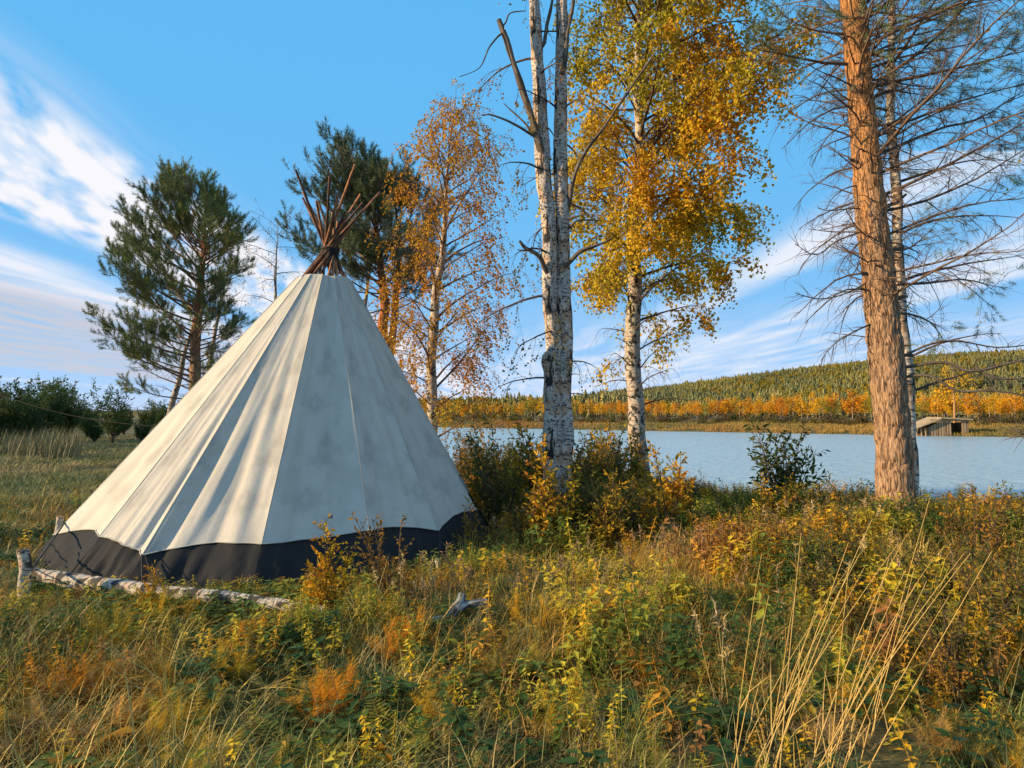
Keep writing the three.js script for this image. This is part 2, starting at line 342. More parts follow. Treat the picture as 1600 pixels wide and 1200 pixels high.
const patchy = (pal, f, sd) => (s, R) => pick(pal, R, (noise3(s.p.x * f, s.p.y * f, s.p.z * f, sd) - 0.5) * 1.5 + 0.5 + (R() - 0.5) * 0.35);
const needleColor = (pal) => patchy(pal, 0.8, 3);

// --- golden birch in the middle
{
  const R = rng(101), d = 12, x = side(1000, d), t = base('birch_tree', x, ground(x, -d), -d, 'tall golden-leaved birch with single pale trunk, beside the twin-trunked birch', 'tree');
  const [P, r] = path([[0, -0.2, 0, 0.2], [-0.05, 1.2, 0, 0.155], [-0.10, 3.3, 0, 0.135], [-0.02, 5.5, 0.05, 0.1], [0.02, 8, 0.1, 0.075], [0.1, 11, 0.1, 0.035], [0.12, 12.8, 0.1, 0.01]], 64, 0.1, R);
  const b = new MB().tube(P, r, 16, { bump: (a, l, s) => (noise2(s * 0.9, l * 3, 4) - 0.5) * 0.014 }); mesh('trunk', b.geo(true), birchM, t);
  const c = growCrown({ P, r, R, limbs: 100, from: 0.2, to: 0.98, bias: 0.92, reach: (az, q) => (q < 0.32 ? 1.15 : q < 0.8 ? 2.35 : 2.35 * (1 - q) / 0.2 + 0.3) * (1 + 0.32 * Math.cos(az)) * (q < 0.4 && Math.cos(az) < -0.2 ? 0.75 : q < 0.42 && Math.cos(az) > 0.3 ? 0.8 : 1), rise: (q) => 0.5 + 0.4 * q, curve: -0.6, shoots: 6.5, shootLen: 0.4, shootCurve: -1.0, twigs: 9, twigLen: 0.34, twigCurve: -1.5, perTwig: 3, flat: 0.2 });
  boughs(c.limbs.geo(), twigM, t);
  scatter('crown', birchSpray, leafM, c.sites.filter((s) => noise3(s.p.x * 1.1, s.p.y * 1.1, s.p.z * 1.1, 77) > (s.t < 0.45 ? 0.38 : 0.27) && R() < 0.9), R, (s, q) => patchy(gold, 0.7, 5)(s, q), () => 1.0 + 0.6 * R(), t);
}
// --- twin-trunked old birch
{
  const R = rng(202), d = 9.3, x = side(873, d), t = base('birch_tree', x, ground(x, -d), -d, 'old twin-trunked birch with rough dark bark and dead limbs, next to the tent', 'tree');
  const rough = (sd, amt) => (a, l, s) => { const u = s; return amt * ((1 - Math.abs(2 * noise2(u * 0.55, l * 1.1, sd) - 1)) ** 2 * -0.9 + (noise2(u * 1.7, l * 9, sd + 3) - 0.5) * 0.6 + (noise2(u * 0.3, l * 0.8, sd + 7) - 0.5) * 1.2); };
  const A = path([[-0.05, -0.2, 0, 0.2], [-0.065, 0.8, 0.02, 0.145], [-0.075, 2.0, 0.02, 0.13], [-0.11, 3.4, 0.02, 0.118], [-0.2, 5.0, 0, 0.115], [-0.34, 7.2, 0, 0.085], [-0.45, 9.5, -0.1, 0.03]], 90, 0.05, R);
  const B = path([[0.07, -0.2, -0.03, 0.19], [0.065, 0.8, -0.03, 0.145], [0.065, 2.0, -0.03, 0.122], [0.07, 3.4, -0.05, 0.108], [0.03, 5.2, -0.06, 0.105], [0.05, 7.2, -0.08, 0.088], [0.1, 9.8, -0.05, 0.03]], 90, 0.05, R);
  mesh('trunk', new MB().tube(...A, 26, { bump: rough(4, 0.024) }).geo(true), oldBirchM, t);
  mesh('trunk', new MB().tube(...B, 26, { bump: rough(14, 0.022) }).geo(true), oldBirchM, t);
  mesh('burl', new MB().tube([V(-0.14, 2.08, 0.06), V(-0.165, 2.18, 0.07), V(-0.18, 2.28, 0.08), V(-0.175, 2.36, 0.08), V(-0.15, 2.42, 0.07)], [0.04, 0.058, 0.066, 0.06, 0.04], 12, { caps: true, bump: (a, l, s) => (noise2(s, l * 30, 3) - 0.5) * 0.02 }).geo(true), oldBirchM, t);
  mesh('burl', new MB().tube([V(0.11, 2.1, 0.04), V(0.135, 2.3, 0.05), V(0.135, 2.42, 0.04), V(0.1, 2.5, 0.02)], [0.05, 0.065, 0.058, 0.035], 12, { caps: true, bump: (a, l, s) => (noise2(s, l * 30, 8) - 0.5) * 0.02 }).geo(true), oldBirchM, t);
  const dead = (pts, r0, r1, n = 14, sides = 8) => { const [P] = path(pts.map((p) => [...p, 0]), n, 0.05, R); return mesh('dead_limb', new MB().tube(P, taper(n + 1, r0, r1), sides, { caps: true, bump: (a, l, s) => (noise2(s, l * 8, 6) - 0.5) * r0 * 0.35 }).geo(true), deadM, t); };
  const at = (px, py, e = 0) => [(px - 873) / 1039 * d, 1.6 + (645 - py) / 1039 * d - t.position.y, e];
  dead([at(852, 250, 0.02), at(835, 190, 0.12), at(803, 105, 0.2), at(778, 32, 0.25)], 0.06, 0.035);
  dead([at(842, 135, 0), at(838, 70, -0.1), at(832, 0, -0.15), at(826, -60, -0.2)], 0.04, 0.03);
  dead([at(884, 335, 0), at(906, 258, 0.15), at(950, 190, 0.3), at(1020, 96, 0.4)], 0.036, 0.012, 18);
  dead([at(856, 428, 0.1), at(840, 402, 0.2), at(820, 392, 0.28), at(810, 384, 0.33)], 0.035, 0.018);
  dead([at(830, 393, 0.25), at(818, 398, 0.3), at(806, 396, 0.3)], 0.015, 0.008, 6, 5);
  dead([at(880, 418, 0.1), at(905, 398, 0.2), at(930, 388, 0.22), at(952, 378, 0.3)], 0.038, 0.013);
  dead([at(890, 352, 0), at(905, 345, 0.1), at(935, 345, 0.1)], 0.025, 0.008, 8, 6);
  dead([at(840, 215, 0.1), at(800, 195, 0.2), at(765, 185, 0.3), at(752, 187, 0.3)], 0.02, 0.008);
  dead([at(838, 208, 0), at(815, 180, 0), at(786, 155, 0.05)], 0.018, 0.007);
  dead([at(784, 55, 0.25), at(765, 82, 0.3), at(748, 112, 0.3), at(718, 128, 0.3)], 0.014, 0.004);
  dead([at(783, 45, 0.2), at(795, 20, 0.2), at(820, 8, 0.1)], 0.014, 0.006);
  dead([at(885, 160, 0), at(905, 152, 0.1), at(925, 172, 0.15), at(945, 190, 0.2)], 0.014, 0.008);
  dead([at(880, 105, 0), at(886, 50, 0), at(895, 0, 0), at(905, -50, 0)], 0.035, 0.02);
  dead([at(848, 60, 0), at(858, 20, 0), at(870, -40, 0)], 0.03, 0.02);
  dead([at(890, 586, 0.05), at(900, 585, 0.1), at(908, 587, 0.1)], 0.009, 0.003, 5, 5);
  const c = growCrown({ P: A[0], r: A[1], R, limbs: 17, from: 0.3, to: 0.97, reach: (az, q) => 0.85 * (1 - 0.3 * Math.cos(az)), rise: () => 0.2, curve: -0.7, shoots: 4, shootLen: 0.45, shootCurve: -1.1, twigs: 7, twigLen: 0.4, twigCurve: -1.8, flat: 0.2, perTwig: 2 });
  const c2 = growCrown({ P: B[0], r: B[1], R, limbs: 10, from: 0.35, to: 0.97, reach: () => 0.8, rise: () => 0.2, curve: -0.7, shoots: 4, shootLen: 0.45, shootCurve: -1.1, twigs: 6, twigLen: 0.4, twigCurve: -1.8, flat: 0.2, perTwig: 2 });
  boughs(c.limbs.geo(), twigM, t); boughs(c2.limbs.geo(), twigM, t);
  scatter('crown', sprayGeo(51, 5, 0.14, 0.045, 0.034, 0.5), leafM, [...c.sites, ...c2.sites].filter(() => R() < 0.75), R, patchy([[0.16, 0.14, 0.03], [0.22, 0.17, 0.03], [0.36, 0.2, 0.02], [0.3, 0.12, 0.02]], 0.8, 8), () => 0.7 + 0.5 * R(), t);
}
// --- orange birch behind the tent
{
  const R = rng(303), d = 15, x = side(672, d), t = base('birch_tree', x, ground(x, -d), -d, 'slender birch with thinning orange leaves and hanging twigs, behind the tent', 'tree');
  const [P, r] = path([[0, -0.2, 0, 0.15], [0.02, 1.6, 0, 0.12], [0.12, 3.8, 0.05, 0.1], [0.3, 5.9, 0.05, 0.06], [0.42, 7.5, 0, 0.025], [0.5, 8.7, 0, 0.008]], 48, 0.1, R);
  mesh('trunk', new MB().tube(P, r, 12, { bump: (a, l, s) => (noise2(s * 0.9, l * 3, 4) - 0.5) * 0.012 }).geo(true), birchM, t);
  const c = growCrown({ P, r, R, limbs: 76, from: 0.12, to: 0.97, bias: 0.9, reach: (az, q) => (q < 0.62 ? 1.75 : mix(1.75, 0.5, (q - 0.62) / 0.36)) * (1 + 0.12 * Math.cos(az)), rise: (q) => 0.55 + 0.35 * q, curve: -0.35, shoots: 5, shootLen: 0.36, shootCurve: -1.0, twigs: 8, twigLen: 0.4, twigCurve: -1.9, flat: 0.15, perTwig: 3, twigR: 0.0034 });
  boughs(c.limbs.geo(), redTwigM, t);
  const pal = [[0.56, 0.22, 0.02], [0.60, 0.32, 0.02], [0.54, 0.26, 0.018], [0.42, 0.32, 0.035]];
  scatter('crown', sprayGeo(52, 5, 0.14, 0.052, 0.038, 0.5), leafM, c.sites.filter((s) => R() < (s.t > 0.66 || s.t < 0.38 ? 0.95 : 0.6)), R, patchy(pal, 0.7, 15), () => 0.9 + 0.6 * R(), t);
}
// --- pines
function barkTone(h0, h1, o) { return (l, a) => { const k = smooth(h0, h1, l + (noise2(a * 1.6, l * 1.7, 5) - 0.5) * 2.2), v = 0.9 + 0.25 * noise2(a * 2.5, l * 5, 9); return [mix(0.62, o[0], k) * v, mix(0.565, o[1], k) * v, mix(0.47, o[2], k) * v]; }; }
const pineGreen = [[0.08, 0.125, 0.04], [0.12, 0.165, 0.046], [0.17, 0.2, 0.05], [0.23, 0.23, 0.05]];
const bluePine = [[0.07, 0.115, 0.065], [0.10, 0.145, 0.075], [0.13, 0.17, 0.08], [0.17, 0.185, 0.06]];
{
  const R = rng(404), d = 22, x = side(300, d), t = base('pine_tree', x, ground(x, -d), -d, 'broad dark green pine standing alone to the left of the tent', 'tree');
  const [P, r] = path([[0, -0.3, 0, 0.24], [0.04, 2, 0, 0.19], [0.12, 4.4, 0, 0.15], [0.3, 6.9, 0.1, 0.08], [0.36, 8.75, 0.1, 0.02]], 48, 0.1, R);
  mesh('trunk', new MB().tube(P, r, 14, { bump: (a, l, s) => (noise2(s * 0.9, l * 4, 4) - 0.5) * 0.03, col: barkTone(2.5, 6, [0.62, 0.34, 0.18]) }).geo(true), pineM, t);
  const c = growCrown({ P, r, R, limbs: 118, from: 0.24, to: 0.99, bias: 0.8, reach: (az, q) => (q < 0.34 ? 2.6 : q < 0.72 ? 2.7 : 2.6 * Math.sqrt(Math.max(0.02, 1 - (q - 0.72) / 0.28)) + 0.15) * (1 - 0.33 * Math.cos(az)) * 0.88, rise: (q) => 0.12 + 0.75 * q * q, curve: 0.35, shoots: 5, shootLen: 0.3, bare: 0.4, shootCurve: 0.5, twigs: 8, twigLen: 0.22, twigCurve: 0.8, perTwig: 3, flat: 0.4, twigR: 0.005, thick: 0.012 });
  boughs(c.limbs.geo(), pineTwigM, t);
  scatter('crown', farTuft, needleM, c.sites.filter((s) => noise3(s.p.x * 1.7, s.p.y * 2.2, s.p.z * 1.7, 7) > (s.t < 0.5 ? 0.45 : s.t < 0.68 ? 0.34 : 0.2)), R, needleColor(pineGreen), () => 1.05 + 0.55 * R(), t);
}
{
  const R = rng(505), d = 18, x = side(600, d), t = base('pine_tree', x, ground(x, -d), -d, 'blue-green pine with two orange trunks, rising behind the tent poles', 'tree');
  const A = path([[0, -0.3, 0, 0.2], [0, 2, 0, 0.165], [-0.02, 4.2, 0, 0.14], [-0.1, 5.6, 0, 0.1], [-0.25, 7.0, 0.1, 0.05], [-0.35, 7.75, 0.1, 0.015]], 44, 0.1, R);
  const B = path([[0.02, 2.2, -0.05, 0.12], [0.15, 3.5, -0.05, 0.11], [0.25, 4.7, -0.1, 0.09], [0.3, 6.2, -0.2, 0.06], [0.25, 7.6, -0.3, 0.015]], 34, 0.1, R);
  for (const Q of [A, B]) mesh('trunk', new MB().tube(...Q, 12, { bump: (a, l, s) => (noise2(s * 0.9, l * 4, 4) - 0.5) * 0.025, col: barkTone(0.5, 3, [0.82, 0.42, 0.17]) }).geo(true), pineM, t);
  const sites = [];
  for (const [Q, n, from] of [[A, 54, 0.5], [B, 36, 0.46]]) {
    const c = growCrown({ P: Q[0], r: Q[1], R, limbs: n, from, to: 0.99, reach: (az, q) => (q < 0.75 ? 2.05 : 2.05 * Math.sqrt(Math.max(0.02, 1 - (q - 0.75) / 0.25)) + 0.25) * (1 - 0.25 * Math.cos(az)), rise: (q) => 0.1 + 0.8 * q * q, curve: 0.35, shoots: 5.5, shootLen: 0.32, bare: 0.35, shootCurve: 0.5, twigs: 8, twigLen: 0.2, twigCurve: 0.8, perTwig: 3, flat: 0.45, twigR: 0.004, thick: 0.011 });
    boughs(c.limbs.geo(), pineTwigM, t); sites.push(...c.sites);
  }
  scatter('crown', farTuft, needleM, sites.filter((s) => noise3(s.p.x * 1.9, s.p.y * 2.3, s.p.z * 1.9, 17) > 0.27), R, needleColor(bluePine), () => 1.05 + 0.55 * R(), t);
  const low = growCrown({ P: A[0], r: A[1], R, limbs: 12, from: 0.3, to: 0.55, reach: () => 1.5, rise: () => -0.1, curve: -0.2, shoots: 3, shootLen: 0.3, twigs: 5, twigLen: 0.25, perTwig: 1, thick: 0.01 });
  boughs(low.limbs.geo(), pineTwigM, t);
}
{ // the big pine on the right
  const R = rng(606), d = 8.5, x = side(1396, d), t = base('pine_tree', x, ground(x, -d), -d, 'thick orange-barked pine trunk with many bare twiggy branches, on the bank', 'tree');
  const at = (px, py, e = 0) => [(px - 1396) / 1039 * d, 1.6 + (645 - py) / 1039 * d - t.position.y, e];
  const c0 = at(1396, 840), c1 = at(1394, 700), c2 = at(1382, 500), c3_ = at(1366, 300), c4 = at(1355, 120), c5 = at(1348, -20);
  const [P, r] = path([[...c0.slice(0, 2), 0, 0.235], [...c1.slice(0, 2), 0, 0.205], [...c2.slice(0, 2), 0, 0.198], [...c3_.slice(0, 2), 0, 0.178], [...c4.slice(0, 2), 0, 0.155], [...c5.slice(0, 2), 0, 0.145], [-0.55, 9.5, 0, 0.1], [-0.5, 12.5, 0, 0.03]], 300, 0.02, R);
  const fiss = (a, l, s) => { const w = noise2(s * 0.3, l * 2, 71) * 1.6, low = 1 - 0.65 * smooth(3.2, 5.5, l); const f1 = Math.abs(2 * noise2(s * 0.42 + w, l * 5.5, 61) - 1), f2 = Math.abs(2 * noise2(s * 0.85 + w, l * 11, 62) - 1); return low * (-0.015 * (1 - smooth(0, 0.28, f1)) - 0.012 * (1 - smooth(0, 0.3, f2)) + 0.01 * noise2(s * 1.4, l * 24, 63)) + (noise2(s * 0.2, l * 1.2, 64) - 0.5) * 0.018; };
  mesh('trunk', new MB().tube(P, r, 56, { bump: fiss, col: barkTone(2.8, 6.0, [0.86, 0.60, 0.29]), around: 4 }).geo(true), pineM, t);
  for (const [py, dir, L, up] of [[210, 1, 0.16, 0.3], [255, -1, 0.1, 0.2], [330, 1, 0.22, 0.6], [395, 1, 0.12, 0.2], [470, 1, 0.1, 0.1], [560, 1, 0.09, 0], [430, -1, 0.1, 0.1]]) {
    const q = at(1396, py), k = P.findIndex((p) => p.y > q[1]), s = P[k].clone(); mesh('branch_stub', new MB().tube([s, s.clone().add(V(dir * (r[k] + L * 0.5), up * L * 0.6, 0.08)), s.clone().add(V(dir * (r[k] + L), up * L * 1.4, 0.1))], [0.03, 0.022, 0.016], 7, { caps: true }).geo(), deadM, t);
  }
  const right = growCrown({ P, r, R, limbs: 96, from: 0.29, to: 0.8, reach: (az, q) => (Math.cos(az) > 0.15 ? 2.9 : Math.cos(az) > -0.3 ? 1.4 : 0.95) * (q < 0.36 ? 0.75 : 1), rise: (q) => 0.0 + 0.75 * q, curve: 0.15, shoots: 6.5, shootLen: 0.3, bare: 0.06, shootCurve: -0.1, twigs: 15, twigLen: 0.24, twigCurve: -0.3, perTwig: 1, flat: 0.2, wander: 0.45, thick: 0.0062, twigR: 0.0024 });
  boughs(right.limbs.geo(), new THREE.MeshStandardMaterial({ color: lin(0.125, 0.08, 0.055), roughness: 0.9 }), t);
  const arch = growCrown({ P, r, R, limbs: 46, from: 0.3, to: 0.66, reach: (az) => (Math.cos(az) < 0.2 ? 1.15 : 0.6), rise: () => 0.35, curve: -1.3, shoots: 5, shootLen: 0.4, bare: 0.1, shootCurve: -0.8, twigs: 6, twigLen: 0.18, twigCurve: -0.8, perTwig: 1, flat: 0.1, wander: 0.45, thick: 0.006, twigR: 0.002 });
  boughs(arch.limbs.geo(), twigM, t);
  const top = growCrown({ P, r, R, limbs: 40, from: 0.56, to: 0.98, reach: (az, q) => 2.9 * (1.2 - q), rise: () => 0.05, curve: 0.2, shoots: 5, shootLen: 0.34, bare: 0.35, shootCurve: 0.3, twigs: 7, twigLen: 0.2, perTwig: 2, flat: 0.5 });
  boughs(top.limbs.geo(), pineTwigM, t);
  scatter('crown', nearTuft, needleM, [...top.sites.filter(() => R() < 0.8), ...right.sites.filter((s) => s.p.x > 0.95 && s.u > 0.45 && noise3(s.p.x * 1.6, s.p.y * 1.6, s.p.z * 1.6, 3) > (s.p.x > 1.4 ? 0.33 : 0.48) && R() < 0.9), ...arch.sites.filter((s) => s.t > 0.58 && R() < 0.15)], R, needleColor(bluePine), () => 0.9 + 0.5 * R(), t);
  const bough = (pts, r0, r1) => { const [Q] = path(pts.map((p) => [...p, 0]), 16, 0.03, R), b = new MB().tube(Q, taper(17, r0, r1), 6); for (let k = 3; k < 16; k++) for (let j = 0; j < 2; j++) { const T = stemLine(Q[k], sideways(dirAt(Q, k), R, 0.4, 1, 0.2), 0.12 + 0.3 * R(), 4, -0.3, 0.4, R); b.tube(T, taper(5, 0.0045, 0.0015), 3); } mesh('dead_branch', b.geo(), deadM, t); };
  bough([at(1405, 575, 0.1), at(1460, 568, 0.2), at(1490, 582, 0.3), at(1540, 573, 0.35), at(1605, 555, 0.4)], 0.022, 0.01);
  bough([at(1405, 590, 0.1), at(1435, 588, 0.2), at(1470, 612, 0.3), at(1520, 612, 0.35), at(1610, 628, 0.4)], 0.02, 0.008);
  bough([at(1500, 575, 0.3), at(1520, 592, 0.35), at(1570, 592, 0.4), at(1610, 580, 0.45)], 0.016, 0.009);
  bough([at(1400, 560, 0.1), at(1440, 540, 0.2), at(1480, 535, 0.2), at(1540, 545, 0.2), at(1600, 540, 0.2)], 0.016, 0.006);
  bough([at(1375, 500, 0), at(1330, 520, 0.05), at(1300, 538, 0.1), at(1278, 565, 0.1)], 0.013, 0.004);
  bough([at(1372, 430, 0), at(1330, 455, 0.05), at(1280, 468, 0.1), at(1240, 460, 0.1)], 0.013, 0.004);
  bough([at(1366, 355, 0), at(1310, 375, 0.1), at(1270, 400, 0.15), at(1235, 385, 0.2)], 0.013, 0.004);
  bough([at(1560, 672, 0.8), at(1535, 676, 0.7), at(1520, 668, 0.7)], 0.014, 0.008);
}
// --- slim birch close behind the big pine
{
  const R = rng(707), d = 10.4, x = side(1421, d), t = base('birch_tree', x, ground(x, -d), -d, 'slim pale birch trunk pressed close behind the big pine', 'tree');
  const [P, r] = path([[0.02, -0.2, 0, 0.105], [0, 1, 0, 0.095], [-0.06, 2.5, 0, 0.09], [-0.14, 4.5, 0, 0.08], [-0.16, 7, 0, 0.06], [-0.1, 9.5, 0, 0.02]], 60, 0.06, R);
  mesh('trunk', new MB().tube(P, r, 14, { bump: (a, l, s) => (noise2(s * 0.9, l * 5, 4) - 0.5) * 0.02 }).geo(true), oldBirchM, t);
  const c = growCrown({ P, r, R, limbs: 26, from: 0.3, to: 0.97, reach: (az) => 1.5 + 0.6 * Math.cos(az), rise: () => 0.45, curve: -0.4, shoots: 5, shootLen: 0.38, shootCurve: -0.8, twigs: 8, twigLen: 0.3, twigCurve: -1.2, flat: 0.2, perTwig: 1 });
  boughs(c.limbs.geo(), twigM, t);
  scatter('crown', sprayGeo(53, 3, 0.12, 0.045, 0.034, 0.5), leafM, c.sites.filter(() => R() < 0.1), R, patchy(gold, 0.7, 25), () => 0.7 + 0.5 * R(), t);
}
// --- slim birches round the left pine
function slimBirch(seed, px, d, pts, label, leaves, reach, pal) {
  const R = rng(seed), x = side(px, d), t = base('birch_tree', x, ground(x, -d), -d, label, 'tree');
  const [P, r] = path(pts, 36, 0.08, R);
  mesh('trunk', new MB().tube(P, r, 10, { bump: (a, l, s) => (noise2(s * 0.9, l * 4, 4) - 0.5) * 0.015 }).geo(true), birchM, t);
  const c = growCrown({ P, r, R, limbs: 24, from: 0.3, to: 0.97, reach: () => reach, rise: () => 0.5, curve: -0.3, shoots: 5, shootLen: 0.4, shootCurve: -0.6, twigs: 7, twigLen: 0.35, twigCurve: -1.0, flat: 0.2, perTwig: 1, twigR: 0.004 });
  boughs(c.limbs.geo(), twigM, t);
  scatter('crown', sprayGeo(seed, 4, 0.14, 0.055, 0.04, 0.4), leafM, c.sites.filter(() => R() < leaves), R, patchy(pal || gold, 0.7, seed), () => 0.8 + 0.5 * R(), t);
}
slimBirch(811, 258, 24, [[0, -0.2, 0, 0.13], [0.12, 1, 0, 0.115], [0.5, 3.0, 0, 0.09], [0.9, 4.6, 0, 0.05], [1.1, 6.0, 0, 0.012]], 'slim white birch leaning right, at the foot of the lone pine', 0.12, 0.9);
slimBirch(812, 316, 25, [[0, -0.2, 0, 0.12], [0.06, 1.2, 0, 0.11], [0.3, 4, 0, 0.08], [0.75, 6.3, 0, 0.04], [0.95, 7.6, 0, 0.01]], 'slender birch between the lone pine and the tent slope', 0.18, 1.0);
slimBirch(813, 425, 25, [[0, -0.2, 0, 0.13], [0.0, 2, 0, 0.11], [0.05, 5, 0, 0.07], [0.1, 7.4, 0, 0.03], [0.1, 9, 0, 0.01]], 'bare pale birch with a few orange leaves, behind the tent top', 0.3, 1.5, [[0.4, 0.18, 0.03], [0.36, 0.2, 0.05], [0.3, 0.24, 0.1]]);
slimBirch(814, 545, 20, [[0, -0.2, 0, 0.12], [0.1, 2, 0, 0.1], [0.4, 4.5, 0, 0.07], [0.7, 6.4, 0, 0.03], [0.8, 7.6, 0, 0.01]], 'thin birch with sparse yellow leaves, between the two-trunked pine and the tent poles', 0.22, 1.1);

// ------------------------------------------------------------------ the tent
{
  const C = V(-2.8, 0, -8.35), AP = V(0.49, 3.76, 0), Rb = 2.65;
  const g0 = 0.0, t = base('tent', C.x, g0, C.z, 'tall pointed pole tent of cream canvas with a dark grey skirt', 'tent');
  // pole feet: degrees from the side that faces the camera, + to the right; height of the skirt seam there
  const feet = [[-168, 0.5], [-141, 0.5], [-115, 0.42], [-90, 0.36], [-62, 0.29], [-29, 0.44], [-13, 0.33], [12, 0.42], [36, 0.47], [56, 0.37], [82, 0.44], [109, 0.54], [138, 0.5], [165, 0.5]];
  const N = feet.length, rad = (a) => a * Math.PI / 180;
  const foot = (k) => { const a = rad(feet[(k + N) % N][0]); return V(Math.sin(a) * Rb, 0.0, Math.cos(a) * Rb); };
  const top = 0.875;                                        // canvas ends below the crossing
  const sag = [0.05, 0.05, 0.05, 0.05, 0.075, 0.05, 0.085, 0.095, 0.05, 0.06, 0.06, 0.05, 0.05, 0.04];
  // point on panel k at u (0..1 between two poles) and s (0 ground .. 1 apex)
  const surf = (k, u, s) => {
    const a = foot(k), b = foot(k + 1), w = a.distanceTo(b);
    const q = a.clone().lerp(b, u), rim = Math.sin(Math.PI * u), out = V(a.x + b.x, 0, a.z + b.z).normalize();
    const loose = smooth(0, 0.1, s) * (1 - 0.75 * s);
    let off = -sag[k] * w * 4 * u * (1 - u) * (0.25 + 0.75 * smooth(0, 0.25, s));
    off += (noise2(k * 9 + u * 5 + s * 2.0, s * 1.6, 91) - 0.5) * 0.10 * rim * loose + (noise2(k * 13 + u * 11 + s * 3, s * 2.4, 92) - 0.5) * 0.05 * rim * loose + (noise2(u * 26 + k * 7 - s * 6, s * 5, 93) - 0.5) * 0.016;
    // folds that run from the tied-down seam at the sixth pole up into the panels
    if (k === 5 || k === 6) { const e = k === 5 ? 1 - u : u; off += -0.05 * Math.exp(-(((e - 0.13 - 0.10 * s) / 0.06) ** 2)) * smooth(0.02, 0.12, s) * (1 - smooth(0.3, 0.75, s)) + 0.028 * Math.exp(-(((e - 0.3 - 0.18 * s) / 0.08) ** 2)) * smooth(0.05, 0.2, s) * (1 - smooth(0.3, 0.7, s)); }
    if (k === 4) off += 0.05 * Math.exp(-(((u - 0.55 + 0.12 * s) / 0.1) ** 2)) * smooth(0.06, 0.3, s) * (1 - smooth(0.6, 0.95, s));
    const lift = 0.16 * w * 0.12 * Math.sin(Math.PI * u);
    const p = q.addScaledVector(out, off / Math.max(0.12, 1)).lerp(V(AP.x, 0, AP.z), s); p.y = AP.y * s + (s === 0 ? 0 : lift * 0);
    return p;
  };
  const weave = tex(512, 512, (u, v) => { const a = fbm(u * 5, v * 5, 5, 5, 5, 5), b = noise2(u * 256, v * 128, 3, 256, 128), st = warped(u, v, 4, 5, 5, 9); const k = 0.97 + 0.12 * (a - 0.5) + 0.05 * (b - 0.5) - 0.09 * smooth(0.5, 0.8, st); return [0.728 * k, 0.702 * k, 0.652 * k]; });
  const weaveB = tex(512, 512, (u, v) => 0.5 * noise2(u * 256, v * 128, 3, 256, 128) + 0.5 * fbm(u * 20, v * 20, 3, 8, 20, 20), false);
  const canvasM = new THREE.MeshPhysicalMaterial({ map: weave, bumpMap: weaveB, bumpScale: 0.002, roughness: 0.9, side: THREE.DoubleSide });
  const skirtM = new THREE.MeshPhysicalMaterial({ color: lin(0.022, 0.022, 0.023), bumpMap: weaveB, bumpScale: 0.002, roughness: 0.75, specularIntensity: 0.2, side: THREE.DoubleSide });
  const seamM = new THREE.MeshStandardMaterial({ color: lin(0.5, 0.46, 0.4), roughness: 0.9 });
  const sheet = (k, sa, sb, nu, ns, name, m, extra) => {
    const pos = [], uv = [], idx = [], nn = [];
    for (let j = 0; j <= ns; j++) for (let i = 0; i <= nu; i++) {
      const u = i / nu, s = mix(sa(u), sb(u), j / ns), p = surf(k, u, s), e = 0.004;
      if (extra) extra(p, u, s, j / ns);
      const pu = surf(k, Math.min(1, u + e), s).sub(surf(k, Math.max(0, u - e), s)), ps = surf(k, u, s + e).sub(surf(k, u, s - e)), n = pu.cross(ps).normalize();
      pos.push(p.x, p.y, p.z); nn.push(n.x, n.y, n.z); uv.push(u * 1.1 + k * 0.37, s * 4);
    }
    for (let j = 0; j < ns; j++) for (let i = 0; i < nu; i++) { const a = j * (nu + 1) + i, b = a + nu + 1; idx.push(a, a + 1, b + 1, a, b + 1, b); }
    const g = new THREE.BufferGeometry(); g.setAttribute('position', new THREE.Float32BufferAttribute(pos, 3)); g.setAttribute('uv', new THREE.Float32BufferAttribute(uv, 2)); g.setIndex(idx); g.computeVertexNormals();
    return mesh(name, g, m, t);
  };
  for (let k = 0; k < N; k++) {
    const h0 = feet[k][1], h1 = feet[(k + 1) % N][1], w = foot(k).distanceTo(foot(k + 1));
    const seam = (u) => (mix(h0, h1, u) + w * (k === 7 ? -0.02 : 0.035) * Math.sin(Math.PI * u)) / AP.y;
    sheet(k, (u) => seam(u), () => top - (k % 3 === 1 ? 0.004 : 0), 30, 80, 'canvas_panel', canvasM);
    sheet(k, () => 0.006, (u) => seam(u) + 0.008, 30, 22, 'skirt_panel', skirtM, (p, u, s, f) => { const R2 = V(p.x - 0.2, 0, p.z).normalize(); p.addScaledVector(R2, -0.012 * f + ((noise2(k * 11 + u * 13, f * 2.4, 95) - 0.5) * 0.09 + (noise2(k * 5 + u * 34 + f * 5, f * 3, 96) - 0.5) * 0.025) * (1 - f) * smooth(0, 0.12, Math.min(u, 1 - u) + 0.04)); });
    const hem = []; for (let i = 0; i <= 16; i++) { const u = i / 16, p = surf(k, u, seam(u)); p.addScaledVector(V(p.x - 0.2, 0.3, p.z).normalize(), 0.004); hem.push(p); }
    mesh('hem', new MB().tube(hem, hem.map(() => 0.006), 5).geo(), canvasM, t);
    const rib = []; for (let i = 0; i <= 14; i++) { const s = mix(seam(0), top - 0.004, i / 14), p = surf(k, 0, s); p.addScaledVector(V(p.x - AP.x * s, 0.4, p.z).normalize(), 0.001); rib.push(p); }
    mesh('seam', new MB().tube(rib, rib.map(() => 0.004), 4).geo(), canvasM, t);
  }
